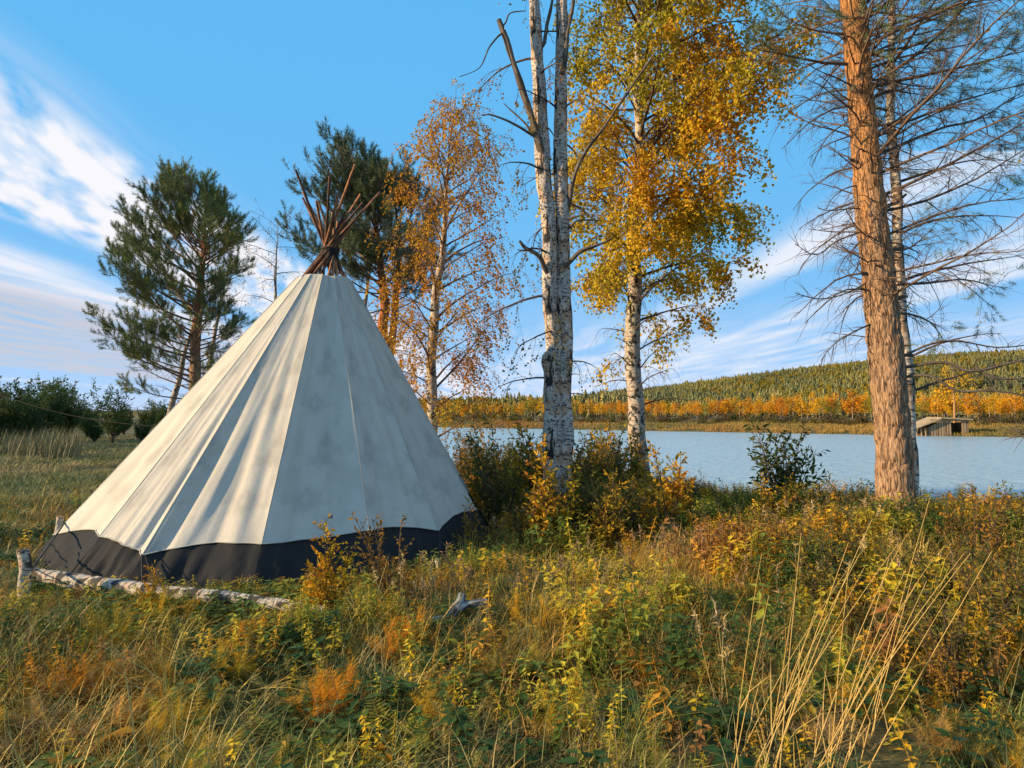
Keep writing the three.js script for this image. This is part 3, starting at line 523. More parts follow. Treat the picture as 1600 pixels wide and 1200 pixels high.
  // poles: through the canvas top, crossing at the binding, ends fanned out above
  const R = rng(909), woodM = new THREE.MeshStandardMaterial({ map: tex(256, 512, (u, v) => { const a = fbm(u * 10, v * 6, 4, 3, 10, 6), k = fbm(u * 4, v * 12, 3, 9, 4, 12); return c3(c3([0.50, 0.31, 0.20], [0.70, 0.49, 0.33], a), [0.27, 0.17, 0.12], smooth(0.58, 0.7, k) * 0.8); }), roughness: 0.85 });
  const darkWoodM = new THREE.MeshStandardMaterial({ map: tex(256, 512, (u, v) => { const a = fbm(u * 10, v * 6, 4, 13, 10, 6); return c3([0.20, 0.14, 0.11], [0.42, 0.29, 0.21], a); }), roughness: 0.9 });
  const heads = [[-168, 0.95], [-141, 1.15], [-115, 0.88], [-90, 0.75], [-62, 1.02], [-29, 0.8], [-13, 0.62], [12, 0.58], [36, 0.7], [56, 0.9], [82, 0.95], [109, 0.78], [138, 1.1], [165, 0.66], [-155, 0.8], [-76, 0.7], [24, 0.55], [96, 0.72], [-128, 0.6]];
  for (let k = 0; k < heads.length; k++) {
    const [a0, up] = heads[k], a = rad(a0), f = V(Math.sin(a) * (Rb - (k < N ? 0.2 : 0.34)), 0.02, Math.cos(a) * (Rb - (k < N ? 0.2 : 0.34))), twist = rad(a0 + 62);
    const cr = V(AP.x + Math.sin(twist) * 0.07, AP.y - 0.13 + (R() - 0.5) * 0.06, AP.z + Math.cos(twist) * 0.07), dir = cr.clone().sub(f).normalize(), e = cr.clone().addScaledVector(dir, up);
    const P = []; for (let q = 0; q <= 20; q++) { const p = f.clone().lerp(e, q / 20); p.x += (noise2(q * 0.3, k, 3) - 0.5) * 0.03; p.z += (noise2(q * 0.3, k, 4) - 0.5) * 0.03; P.push(p); }
    mesh('pole', new MB().tube(P, taper(21, 0.032, 0.0145), 9, { caps: true, bump: (an, l, s) => (noise2(s, l * 5, k) - 0.5) * 0.006 }).geo(true), k % 3 === 0 ? darkWoodM : woodM, t);
  }
  const ropeM = new THREE.MeshStandardMaterial({ color: lin(0.02, 0.02, 0.022), roughness: 0.9 });
  const wind = []; for (let q = 0; q <= 90; q++) { const a = q / 90 * Math.PI * 10; wind.push(V(AP.x + Math.cos(a) * (0.105 + 0.01 * Math.sin(q)), AP.y - 0.2 + 0.13 * q / 90, AP.z + Math.sin(a) * (0.105 + 0.01 * Math.cos(q)))); }
  mesh('rope_binding', new MB().tube(wind, wind.map(() => 0.012), 5).geo(), ropeM, t);
  const cord = (a, b, droop, r0 = 0.007) => { const P = []; for (let q = 0; q <= 12; q++) { const p = a.clone().lerp(b, q / 12); p.y -= droop * Math.sin(Math.PI * q / 12); P.push(p); } mesh('tie_cord', new MB().tube(P, P.map(() => r0), 5).geo(), ropeM, t); };
  const loc = (x, y, d) => V(x, y, -d).sub(t.position);
  { const p = surf(3, 1, 0.11); cord(p, loc(-3.92, 0.28, 5.42), 0.01, 0.009); cord(surf(4, 0.05, 0.06), loc(-3.92, 0.25, 5.42), 0.02, 0.005); }
  { const p = surf(5, 1, 0.09).add(V(0, 0, 0.012)); cord(p, loc(-3.12, 0.14, 5.68), 0.0, 0.007); cord(p.clone().add(V(0.03, 0, 0)), loc(-3.02, 0.15, 5.66), 0.0, 0.004); }
  { const p = surf(8, 1, 0.1).add(V(0.02, 0, 0.02)); cord(p, loc(side(690, 6.4), 0.06, 6.4), 0, 0.006); }
  // a small printed mark low on the shaded panel
  const wq = surf(7, 0.68, 0.165), M = (a, b) => { const p = wq.clone().add(V(a, b, 0)); return p; };
  const mark = new MB(), W2 = [[0, 0.03], [0.008, 0], [0.016, 0.024], [0.024, 0], [0.032, 0.03]].map(([a, b]) => { const p = surf(7, 0.62 + a * 1.0, 0.155 + b / AP.y); return p.add(V(0.012, 0.006, 0.02).normalize().multiplyScalar(0.006)); });
  mark.tube(W2, W2.map(() => 0.0024), 4); mesh('printed_letter', mark.geo(), ropeM, t);
}
// ------------------------------------------------------------------ birch logs and stakes round the tent
function log(name, pts, label, category, n = 24, sides = 14, mat = birchM) {
  const R = rng(pts.length * 77 + Math.round(pts[0][0] * 100)), cx = pts[0], g = base(name, cx[0], cx[1], cx[2], label, category);
  const [P, r] = path(pts.map((p) => [p[0] - cx[0], p[1] - cx[1], p[2] - cx[2], p[3]]), n, 0.02, R);
  mesh('bark', new MB().tube(P, r, sides, { bump: (a, l, s) => (noise2(s * 0.8, l * 7, 4) - 0.5) * r[0] * 0.22 }).geo(true), mat, g);
  const endM = new THREE.MeshStandardMaterial({ map: tex(64, 64, (u, v) => { const q = Math.hypot(u - 0.5, v - 0.5) * 2; return c3([0.66, 0.50, 0.34], [0.52, 0.38, 0.25], 0.5 + 0.5 * Math.sin(q * 34 + noise2(u * 6, v * 6) * 3)); }), roughness: 0.9 });
  for (const k of [0, P.length - 1]) {
    const dir = P[k].clone().sub(P[k ? k - 1 : 1]).normalize(), c = new THREE.CylinderGeometry(r[k] * 0.99, r[k] * 0.99, 0.006, sides); const e = mesh('cut_end', c, endM, g);
    e.position.copy(P[k]).addScaledVector(dir, 0.002); e.quaternion.setFromUnitVectors(UP, dir);
  }
  return g;
}
log('birch_log', [[-4.28, 0.15, -6.0, 0.072], [-3.6, 0.145, -5.72, 0.07], [-2.7, 0.15, -5.4, 0.062], [-1.95, 0.14, -5.2, 0.052], [-1.38, 0.125, -5.02, 0.045]], 'long white birch log lying along the front of the tent', 'log', 40);
log('wooden_stake', [[-3.90, -0.12, -5.42, 0.044], [-3.92, 0.2, -5.42, 0.045], [-3.94, 0.5, -5.43, 0.043]], 'short upright birch stake with a dark cord, at the tent\'s left corner', 'stake');
log('wooden_stake', [[-3.88, -0.05, -5.4, 0.03], [-3.8, 0.06, -5.6, 0.032], [-3.7, 0.16, -5.85, 0.03]], 'small slanting birch stick propping the long log', 'stick', 10);
log('wooden_stake', [[side(97, 7.6), -0.05, -7.6, 0.04], [side(96, 7.6), 0.2, -7.6, 0.04], [side(98, 7.6), 0.42, -7.62, 0.036]], 'pale birch stake half hidden behind the left tent edge', 'stake', 10);
log('birch_stick', [[side(702, 5.9), -0.03, -5.75, 0.035], [side(692, 6.1), 0.1, -6.1, 0.032], [side(683, 6.35), 0.2, -6.4, 0.026]], 'white birch stick leaning against the dark skirt on the right', 'stick', 12);
{
  const lichenM = new THREE.MeshStandardMaterial({ map: tex(256, 256, (u, v) => { const a = fbm(u * 14, v * 10, 4, 3, 14, 10), b = fbm(u * 9, v * 7, 3, 19, 9, 7); let c = c3([0.22, 0.20, 0.19], [0.42, 0.38, 0.34], a); c = c3(c, [0.46, 0.50, 0.52], smooth(0.48, 0.58, b)); return c3(c, [0.12, 0.11, 0.11], smooth(0.62, 0.7, a)); }), roughness: 1 });
  const d = 4.75, y = ground(side(715, d), -d), g = base('fallen_branch', side(678, d), y, -d, 'grey forked branch crusted with lichen, lying in the grass', 'branch');
  const R = rng(31), tb = (pts, name) => { const [P, r] = path(pts, 14, 0.012, R); mesh(name, new MB().tube(P, r, 10, { caps: true, bump: (a, l, s) => (noise2(s, l * 22, 5) - 0.5) * 0.012 }).geo(true), lichenM, g); };
  tb([[0, 0.09, 0.03, 0.026], [0.1, 0.11, 0, 0.034], [0.17, 0.17, -0.04, 0.036], [0.2, 0.25, -0.08, 0.03]], 'stem');
  tb([[0.17, 0.16, -0.02, 0.028], [0.27, 0.19, -0.05, 0.027], [0.38, 0.2, -0.06, 0.018]], 'fork');
}

// ------------------------------------------------------------------ shrubs and saplings on the bank
const shrubPal = {
  olive: [[0.07, 0.09, 0.022], [0.12, 0.125, 0.025], [0.22, 0.19, 0.028], [0.38, 0.22, 0.02]],
  green: [[0.03, 0.06, 0.018], [0.05, 0.085, 0.022], [0.08, 0.105, 0.025], [0.13, 0.13, 0.03]],
  gold: [[0.30, 0.24, 0.02], [0.52, 0.32, 0.016], [0.62, 0.34, 0.014], [0.55, 0.2, 0.015]],
  rust: [[0.16, 0.11, 0.03], [0.30, 0.15, 0.03], [0.45, 0.22, 0.02], [0.22, 0.18, 0.03]],
  willow: [[0.045, 0.085, 0.022], [0.07, 0.12, 0.03], [0.10, 0.15, 0.045], [0.12, 0.12, 0.04]],
};
function shrubShape(seed, H, spread, stems, leafL, leafW, perStem, pal) {     // geometries of one shrub: stems and leaves (with their own colours)
  const R = rng(seed), st = new MB(), lf = new MB();
  for (let k = 0; k < stems; k++) {
    const az = R() * 6.2832, h = H * (0.6 + 0.45 * R()), d = V(Math.cos(az) * spread, 1, Math.sin(az) * spread), P = stemLine(V((R() - 0.5) * 0.2 * spread, -0.05, (R() - 0.5) * 0.2 * spread), d, h, 6, 0.1, 0.22, R);
    st.tube(P, taper(7, 0.004 + 0.005 * H, 0.002), 4);
    for (let j = 0; j < perStem; j++) {
      const f = 0.18 + 0.8 * (j + R()) / perStem, g = Math.min(5, Math.floor(f * 6)), p = P[g].clone().lerp(P[g + 1], f * 6 - g), bd = sideways(dirAt(P, g), R, 0.5, 1.1, 0.3), L = H * 0.24 * (1.2 - f) * (0.6 + 0.8 * R()) + 0.04, T = stemLine(p, bd, L, 3, 0.2, 0.25, R);
      st.tube(T, taper(4, 0.003, 0.0015), 3);
      const m = Math.max(3, Math.round(L / (leafL * 0.5)));
      for (let y = 0; y < m; y++) { const c = pick(pal, R, (noise2(k * 3 + f * 3, y * 0.2, seed) - 0.5) * 1.3 + 0.45 + (R() - 0.5) * 0.4), n0 = lf.p.length / 3; const q = (y + 0.4) / m * 3, g3 = Math.min(2, Math.floor(q)); leafInto(lf, T[g3].clone().lerp(T[g3 + 1], q - g3), sideways(dirAt(T, g3), R, 0.4, 1.2, 0).add(V(0, -0.15, 0)), rv(R).add(V(0, 0.7, 0)), leafL * (0.65 + 0.6 * R()), leafW * (0.7 + 0.5 * R())); for (let z = n0; z < lf.p.length / 3; z++) lf.c.push(c.r, c.g, c.b); lf.colored = true; }
    }
  }
  return [st.geo(), lf.geo()];
}
const shrubLeafM = leafMat(0.4); shrubLeafM.vertexColors = true;
function shrub(name, shape, x, z, scale, turn, label, category, group, y) {
  const t = base(name, x, (y ?? ground(x, z)) - 0.02, z, label, category, group); t.rotation.y = turn; t.scale.setScalar(scale);
  mesh('stem', shape[0], twigM, t); mesh('foliage', shape[1], shrubLeafM, t).userData.kind = 'stuff'; return t;
}
{
  const R = rng(2024), S = {
    olive: [1, 2, 3].map((k) => shrubShape(k * 11, 1.0, 0.42, 9, 0.055, 0.026, 12, shrubPal.olive)),
    gold: [1, 2].map((k) => shrubShape(k * 13, 1.0, 0.2, 5, 0.055, 0.032, 18, shrubPal.gold)),
    rust: [1, 2].map((k) => shrubShape(k * 17, 0.9, 0.34, 7, 0.05, 0.022, 11, shrubPal.rust)),
    green: [1].map((k) => shrubShape(k * 19, 1.1, 0.34, 12, 0.075, 0.03, 13, shrubPal.green)),
  };
  // hand-placed ones that stand out
  const one = (kind, v, px, d, h, label, cat = 'shrub') => shrub(cat === 'sapling' ? 'sapling' : 'shrub', S[kind][v], side(px, d), -d, h, R() * 6, label, cat);
  one('green', 0, 1225, 10.6, 1.55, 'round dark green bush against the water, between golden birch and big pine');
  one('gold', 0, 866, 7.3, 1.4, 'upright golden sapling in front of the twin-trunked birch', 'sapling');
  one('gold', 1, 1040, 7.9, 1.25, 'orange-leaved sapling to the right of the golden birch trunk', 'sapling');
  one('gold', 0, 522, 5.1, 0.82, 'small reddish sapling against the dark skirt beside the log end', 'sapling');
  one('rust', 0, 627, 5.25, 0.98, 'leggy green and rust plant in front of the shaded tent panel', 'sapling');
  one('rust', 1, 752, 7.2, 0.85, 'rust-tinged bush at the tent\'s right edge');
  one('gold', 1, 1003, 7.6, 0.8, 'small bright yellow sapling at the foot of the golden birch', 'sapling');
  one('olive', 1, 790, 9.0, 1.6, 'tall olive bush filling the gap between tent and twin-trunked birch');
  one('olive', 2, 935, 10.0, 1.6, 'olive green bush between the twin-trunked birch and golden birch');
  one('gold', 0, 250, 5.1, 0.5, 'tiny yellow-leaved sprig in front of the skirt above the log', 'sapling');
  one('gold', 1, 1225, 7.4, 0.35, 'low bright yellow clump below the round dark green bush');
  one('green', 0, 1205, 8.2, 0.5, 'small green leafy plant below the round dark green bush', 'sapling');
  // the bank's shrub belt
  const kinds = [['olive', 0, 'olive'], ['olive', 1, 'olive'], ['olive', 2, 'olive'], ['rust', 0, 'russet'], ['rust', 1, 'russet'], ['gold', 0, 'golden'], ['olive', 1, 'olive'], ['gold', 1, 'golden']];
  for (let k = 0; k < 300; k++) {
    const px = 705 + 955 * (k + R()) / 300, f = R(), crest = mix(12.6, 9.0, smooth(950, 1500, px)), d = crest - 5.4 * f, x = side(px, d);
    if (Math.abs(px - 1396) < 55 && d < 9) continue;
    const [kd, v, lb] = kinds[Math.floor(R() * (px > 1400 ? 5 : kinds.length))];
    const tall = 1.6 - mix(0.043, mix(0.085, 0.125, smooth(1030, 1090, px)), smooth(960, 1010, px)) * d, h = tall / 0.78 * (0.5 + 0.55 * R()) * (f > 0.55 ? 0.62 : 1) * (px > 1040 && px < 1385 ? 1.2 : 1); if (inTent(x, d, 0.25)) continue;
    shrub('bank_shrub', S[kd][v], x, -d, h, R() * 6, `${lb} shrub in the bank belt, ${h > 0.7 ? 'taller' : 'low'}, ${sect(px)}`, 'shrub', `${lb} shrubs along the bank`);
  }
}
{ // willows and saplings far left
  const R = rng(88), W = [1, 2, 3].map((k) => shrubShape(k * 23, 3, 0.34, 26, 0.17, 0.07, 30, shrubPal.willow));
  const spots = [[-40, 34, 1.0], [15, 35, 1.05], [62, 36, 1.0], [105, 38, 0.85], [-10, 30, 0.8], [45, 31, 0.75], [138, 44, 0.7], [195, 48, 0.62], [232, 50, 0.6], [150, 36, 0.45], [180, 40, 0.5], [225, 38, 0.38], [262, 45, 0.6], [90, 50, 1.2], [250, 60, 0.8], [300, 60, 0.9], [340, 55, 0.9], [395, 58, 0.9]];
  spots.forEach(([px, d, s], k) => shrub('willow_bush', W[k % 3], side(px, d), -d, s * 1.2, R() * 6, 'dark green willow bush in the thicket beyond the mown grass', 'bush', 'willow thicket at the field edge'));
  shrub('sapling', shrubShape(71, 3.2, 0.2, 8, 0.16, 0.06, 24, shrubPal.willow), side(177, 33), -33, 1.12, 1, 'pointed young tree rising above the willow thicket', 'sapling');
  const d = 38, x = side(215, d); 
  const p = base('fence_post', x, ground(x, -d), -d, 'thin pale post standing before the willow thicket', 'post');
  mesh('shaft', new MB().tube([V(0, -0.2, 0), V(0.01, 0.5, 0), V(0, 1.0, 0)], [0.05, 0.048, 0.045], 8, { caps: true }).geo(), birchM, p);
  const Q = []; for (let k = 0; k <= 24; k++) { const f = k / 24, px = mix(-60, 275, f), dd = mix(26, 21, f), py = mix(596, 668, f) + 16 * Math.sin(Math.PI * f); Q.push(V(side(px, dd), 1.6 + (645 - py) / 1039 * dd, -dd)); }
  tag(mesh('overhead_wire', new MB().tube(Q, Q.map(() => 0.011), 5).geo(), new THREE.MeshStandardMaterial({ color: lin(0.012, 0.011, 0.01), roughness: 1 })), 'thin dark wire sagging across the willow thicket', 'wire');
}

// ------------------------------------------------------------------ grass and herbs
function bladeInto(mb, at, az, L, w, lean, bend, R) {      // a curved tapering blade of three pieces
  const o = V(Math.cos(az), 0, Math.sin(az)), s = V(-Math.sin(az + (R() - 0.5)), 0, Math.cos(az)); let a = lean, p = at.clone(); const pts = [p.clone()];
  for (let k = 0; k < 3; k++) { p = p.clone().addScaledVector(o, Math.sin(a) * L / 3).add(V(0, Math.cos(a) * L / 3, 0)); pts.push(p.clone()); a += bend / 3; }
  const ws = [w, w * 0.85, w * 0.55];
  for (let k = 0; k < 2; k++) { const A = pts[k].clone().addScaledVector(s, ws[k] / 2), B = pts[k].clone().addScaledVector(s, -ws[k] / 2), Cc = pts[k + 1].clone().addScaledVector(s, -ws[k + 1] / 2), D = pts[k + 1].clone().addScaledVector(s, ws[k + 1] / 2); mb.quad(A, B, Cc, D); }
  mb.tri(pts[2].clone().addScaledVector(s, ws[2] / 2), pts[2].clone().addScaledVector(s, -ws[2] / 2), pts[3]);
  return pts[3];
}
function grassTuft(seed, n, L0, L1, w, rad, lean, bend, drift = 0) {
  const R = rng(seed), mb = new MB(), a0 = R() * 6.28;
  for (let k = 0; k < n; k++) { const az = drift ? a0 + (R() - 0.5) * drift : R() * 6.2832; bladeInto(mb, V((R() - 0.5) * 2 * rad, -0.02, (R() - 0.5) * 2 * rad), az, mix(L0, L1, R()), w * (0.6 + 0.8 * R()), lean * R() * 1.4, bend * (0.2 + R()), R); }
  return mb.geo();
}
function plumeStalk(seed, n, H) {                       // dry stalks that end in loose seed plumes
  const R = rng(seed), mb = new MB();
  for (let k = 0; k < n; k++) {
    const P = stemLine(V((R() - 0.5) * 0.12, -0.02, (R() - 0.5) * 0.12), V((R() - 0.5) * 0.6, 1, (R() - 0.5) * 0.6), H * (0.7 + 0.5 * R()), 5, -0.15, 0.12, R); mb.tube(P, taper(6, 0.0018, 0.001), 3);
    const e = P[5], f = P[4];
    for (let j = 0; j < 26; j++) { const at = f.clone().lerp(e, R() * 1.05), d = rv(R).add(V(0, 0.6, 0)).normalize(), s = d.clone().cross(rv(R)).normalize().multiplyScalar(0.0035); mb.tri(at.clone().add(s), at.clone().sub(s), at.clone().addScaledVector(d, 0.02 + 0.035 * R())); }
  }
  return mb.geo();
}
function herb(seed, H, leaves, L, W) {                  // a leafy upright stem
  const R = rng(seed), mb = new MB(), P = stemLine(V(0, -0.02, 0), V((R() - 0.5) * 0.4, 1, (R() - 0.5) * 0.4), H, 5, 0, 0.12, R); mb.tube(P, taper(6, 0.003, 0.0015), 3);
  for (let k = 0; k < leaves; k++) { const f = 0.15 + 0.85 * (k + R()) / leaves, g = Math.min(4, Math.floor(f * 5)), at = P[g].clone().lerp(P[g + 1], f * 5 - g), a = k * 2.4 + R(); leafInto(mb, at, V(Math.cos(a), 0.1 - 0.7 * R(), Math.sin(a)), V(0, 1, 0), L * (0.6 + 0.7 * R()) * (1.1 - f * 0.4), W * (0.7 + 0.5 * R()), 0.15); }
  return mb.geo();
}
function feather(seed, n, H) {                          // soft feathery stems with whorls of threads
  const R = rng(seed), mb = new MB();
  for (let k = 0; k < n; k++) {
    const P = stemLine(V((R() - 0.5) * 0.16, -0.02, (R() - 0.5) * 0.16), V((R() - 0.5) * 1.7, 1, (R() - 0.5) * 1.7), H * (0.45 + 0.55 * R()), 5, 0.1, 0.25, R); mb.tube(P, taper(6, 0.002, 0.001), 3);
    for (let j = 0; j < 9; j++) for (let y = 0; y < 8; y++) { const f = 0.25 + 0.75 * j / 9, g = Math.min(4, Math.floor(f * 5)), at = P[g].clone().lerp(P[g + 1], f * 5 - g), a = y * 0.7 + R(), d = V(Math.cos(a), 0.35 + 0.3 * R(), Math.sin(a)).normalize(), s = d.clone().cross(UP).normalize().multiplyScalar(0.0013); mb.tri(at.clone().add(s), at.clone().sub(s), at.clone().addScaledVector(d, (0.05 + 0.06 * R()) * (1.15 - f * 0.6))); }
  }
  return mb.geo();
}
function rosette(seed, n, L, W) {
  const R = rng(seed), mb = new MB();
  for (let k = 0; k < n; k++) { const a = k * 2.4 + R(), h = 0.04 + 0.1 * R(), at = V(Math.cos(a) * 0.03, h, Math.sin(a) * 0.03), o = V(Math.cos(a), 0.25 - 0.5 * R(), Math.sin(a)); mb.tube([V(0, -0.02, 0), at], [0.002, 0.0015], 3); leafInto(mb, at, o, V(0, 1, 0), L * (0.6 + 0.7 * R()), W * (0.7 + 0.6 * R()), 0.1); }
  return mb.geo();
}
function fern(seed, n, L) {
  const R = rng(seed), mb = new MB();
  for (let k = 0; k < n; k++) { const a = R() * 6.28, P = stemLine(V(0, -0.02, 0), V(Math.cos(a), 1.3, Math.sin(a)), L * (0.7 + 0.5 * R()), 8, -1.0, 0.05, R); mb.tube(P, taper(9, 0.0025, 0.001), 3); for (let j = 1; j <= 16; j++) { const f = j / 17, g = Math.min(7, Math.floor(f * 8)), at = P[g].clone().lerp(P[g + 1], f * 8 - g), d = dirAt(P, g), s = d.clone().cross(UP).normalize(); for (const q of [-1, 1]) leafInto(mb, at, s.clone().multiplyScalar(q).addScaledVector(d, 0.35), UP, L * 0.24 * Math.sin(Math.PI * (0.25 + 0.75 * f)) + 0.01, 0.016, 0.05); } }
  return mb.geo();
}
const P_dry = [[0.22, 0.17, 0.045], [0.42, 0.31, 0.075], [0.58, 0.43, 0.12], [0.56, 0.36, 0.055], [0.40, 0.2, 0.03]], P_grn = [[0.04, 0.075, 0.018], [0.075, 0.12, 0.022], [0.15, 0.175, 0.028], [0.28, 0.25, 0.04], [0.42, 0.32, 0.06]], P_or = [[0.34, 0.22, 0.02], [0.48, 0.25, 0.015], [0.52, 0.21, 0.012], [0.40, 0.15, 0.015]], P_herb = [[0.06, 0.11, 0.024], [0.15, 0.20, 0.032], [0.42, 0.37, 0.04], [0.72, 0.50, 0.03], [0.72, 0.36, 0.02], [0.36, 0.17, 0.05]], P_low = [[0.04, 0.09, 0.024], [0.07, 0.13, 0.03], [0.13, 0.18, 0.035], [0.36, 0.31, 0.03]];
function meadow(name, label, geos, count, R, where, pal, size, mat = grassM) {
  const lists = geos.map(() => []); let tries = 0, n = 0;
  while (n < count && tries++ < count * 40) { const s = where(R); if (!s) continue; lists[n++ % geos.length].push(s); }
  const root = base(name, 0, 0, 0, label, 'grass'); root.userData.kind = 'stuff';
  geos.forEach((g, k) => scatter('tuft', g, mat, lists[k], R, pal, size, root));
}
const lowBy = (x, d) => 0.62 * mix(0.28, 1, clamp(logGap(x, d))) * mix(0.6, 1.25, tuss(x, d)) * mix(0.42, 1, Math.max(smooth(0.35, 2.0, Math.hypot(x + 2.75, (d - 8.35)) - 2.6), smooth(-0.5, 0.4, x)));
const logGap = (x, d) => { const f = clamp((x + 4.4) / 3.1), at = mix(6.05, 5.0, f); return x < -4.6 || x > -1.1 ? 1 : smooth(0.1, 1.3, at - d) + smooth(0.5, 1, d - at); };
const tuss = (x, d) => smooth(0.3, 0.62, fbm(x * 1.9 + 4, d * 1.9, 2, 51));
// a spot on our bank; dens(x, d) is how likely, near ones first
function spot(d0, d1, dens, lean = 0.18) {
  return (R) => {
    const d = mix(d0, d1, Math.sqrt(R()) * 0.5 + R() * 0.5), x = (R() * 2 - 1) * (0.86 * d + 1.2), f = dens(x, d);
    if (R() > f || inTent(x, d, 0.03) || signed(nearShore, x, d) < -3.5) return null;
    return { p: V(x, ground(x, -d), -d), d: V((R() - 0.45) * lean, 1, (R() - 0.5) * lean).normalize() };
  };
}
const mown = (x, d) => clamp(smooth(-1.0, -2.2, x + 0.45 * d) * (d > 4.2 ? 1 : 0) * smooth(4, 5.5, d) * (x < -3.6 ? 1 : 0) + (d > 10 && x < -2.5 ? 1 : 0));   // the short grass on the left
const dryField = (x, d) => fbm(x * 0.55 + 3, d * 0.55, 3, 12);
{
  const R = rng(7), near = (x, d) => (1 - mown(x, d)), open = (x, d) => (1 - mown(x, d)) * mix(1, 0.2, smooth(5.8, 7.4, d + 0.12 * x) * smooth(-1, 0, x));
  meadow('dry_grass', 'tangled dry straw-coloured grass covering the bank', [1, 2, 3, 4].map((k) => grassTuft(k, 34, 0.2, 0.5, 0.0042, 0.1, 0.7, 2.1, k > 2 ? 2.4 : 0)), 3300, R, spot(1.7, 14, (x, d) => open(x, d) * (0.12 + 0.9 * tuss(x, d)) * (0.3 + 0.8 * smooth(0.35, 0.6, dryField(x, d))), 0.5), patchy(P_dry, 0.9, 31), (s) => { const q = 0.7 + 0.6 * R(); return V(q, q * (0.7 + 0.5 * R()) * lowBy(s.p.x, -s.p.z) * 1.1, q); });
  meadow('matted_grass', 'flattened pale grass lying between the tufts', [11, 12, 13].map((k) => grassTuft(k, 26, 0.2, 0.5, 0.0045, 0.16, 1.2, 1.0, 2.8)), 5000, R, spot(1.7, 13, (x, d) => 0.12 + 0.58 * open(x, d), 0.6), patchy([...P_dry, [0.2, 0.15, 0.05], [0.12, 0.11, 0.03]], 0.8, 32), (s) => { const q = 0.8 + 0.5 * R(); return V(q, q * clamp(lowBy(s.p.x, -s.p.z) * 1.6, 0.3, 1), q); });
  meadow('green_grass', 'green grass growing through the dry straw', [21, 22, 23].map((k) => grassTuft(k, 26, 0.16, 0.40, 0.005, 0.09, 0.5, 1.5)), 4000, R, spot(1.7, 14, (x, d) => 0.2 + 0.7 * smooth(0.58, 0.38, dryField(x, d)) * open(x, d), 0.4), patchy(P_grn, 0.8, 33), (s) => { const q = 0.7 + 0.6 * R(); return V(q, q * lowBy(s.p.x, -s.p.z) * 1.1, q); });
  meadow('seed_stalk', 'tan seed plumes standing above the grass', [31, 32, 33].map((k) => plumeStalk(k, 4, 0.42)), 260, R, spot(1.9, 12, (x, d) => near(x, d) * smooth(0.5, 0.62, fbm(x * 0.8, d * 0.8 + 4, 2, 14)), 0.3), patchy([[0.34, 0.25, 0.10], [0.42, 0.30, 0.13], [0.34, 0.19, 0.08], [0.24, 0.16, 0.07]], 0.8, 34), (s) => (0.7 + 0.55 * R()) * mix(0.5, 1, clamp(lowBy(s.p.x, -s.p.z) / 0.62)));
  meadow('leafy_herb', 'knee-high leafy herbs turning yellow and red', [[41, 24, 0.065, 0.02], [42, 30, 0.06, 0.016], [43, 20, 0.08, 0.032], [44, 26, 0.055, 0.026], [45, 17, 0.085, 0.04]].map(([k, n, l, w]) => herb(k, 0.40, n, l, w)), 14500, R, spot(1.9, 13.5, (x, d) => near(x, d) * (0.15 + smooth(0.42, 0.58, fbm(x * 0.8 + 9, d * 0.8, 3, 15))), 0.5), patchy(P_herb, 1.3, 35), (s) => (0.5 + 0.75 * R()) * mix(0.62, 1, smooth(2.2, 4.6, -s.p.z)) * mix(0.8, 1.25, tuss(s.p.x + 3, -s.p.z + 2)) * mix(0.35, 1, clamp(lowBy(s.p.x, -s.p.z) / 0.62)), leafM);
  meadow('bank_herb', 'dense waist-high leafy herbs crowding the top of the bank', [[141, 30, 0.07, 0.024], [142, 36, 0.06, 0.018], [143, 26, 0.08, 0.032]].map(([k, n, l, w]) => herb(k, 0.55, n, l, w)), 5200, R, spot(5.8, 14, (x, d) => smooth(5.6, 7.4, d + 0.12 * x) * smooth(-0.6, 0.2, x), 0.6), patchy([[0.07, 0.10, 0.022], [0.14, 0.16, 0.028], [0.26, 0.25, 0.035], [0.52, 0.37, 0.025], [0.62, 0.3, 0.018], [0.24, 0.14, 0.04]], 1.1, 45), (s) => (0.45 + 0.7 * R()) * mix(1, 0.62, smooth(1.8, 3.2, s.p.x)), leafM);
  meadow('fallen_leaf', 'small yellow and brown leaves fallen on the grass', [46, 47].map((k) => sprayGeo(k, 3, 0.02, 0.045, 0.034, 0)), 3600, R, (q) => { const s = spot(1.8, 13, () => 1)(q); if (s) s.p.y += 0.04 + 0.16 * q() * lowBy(s.p.x, -s.p.z); return s; }, patchy([[0.5, 0.30, 0.02], [0.44, 0.2, 0.015], [0.24, 0.11, 0.03], [0.4, 0.28, 0.05]], 2, 43), () => 0.6 + 0.6 * R(), leafM);
  meadow('fluffy_herb', 'fuzzy golden, tan and olive plants filling the meadow', [54, 55, 56].map((k) => feather(k, 6, 0.27)), 6000, R, spot(1.9, 12, (x, d) => near(x, d) * (0.12 + 0.9 * smooth(0.42, 0.6, fbm(x * 1.4 + 6, d * 1.4, 2, 19))), 0.5), patchy([[0.72, 0.49, 0.05], [0.60, 0.45, 0.15], [0.40, 0.38, 0.07], [0.78, 0.43, 0.03], [0.52, 0.34, 0.15]], 1.4, 44), (s) => (0.6 + 0.6 * R()) * mix(0.5, 1, clamp(lowBy(s.p.x, -s.p.z) / 0.62)), leafM);
  meadow('low_leaf', 'low green leaves near the soil between the grass', [61, 62].map((k) => rosette(k, 12, 0.07, 0.045)), 3600, R, spot(1.7, 12, (x, d) => 0.2 + 0.8 * smooth(0.6, 0.42, dryField(x, d)) * near(x, d)), patchy(P_low, 0.7, 37), () => 0.7 + 0.6 * R(), leafM);
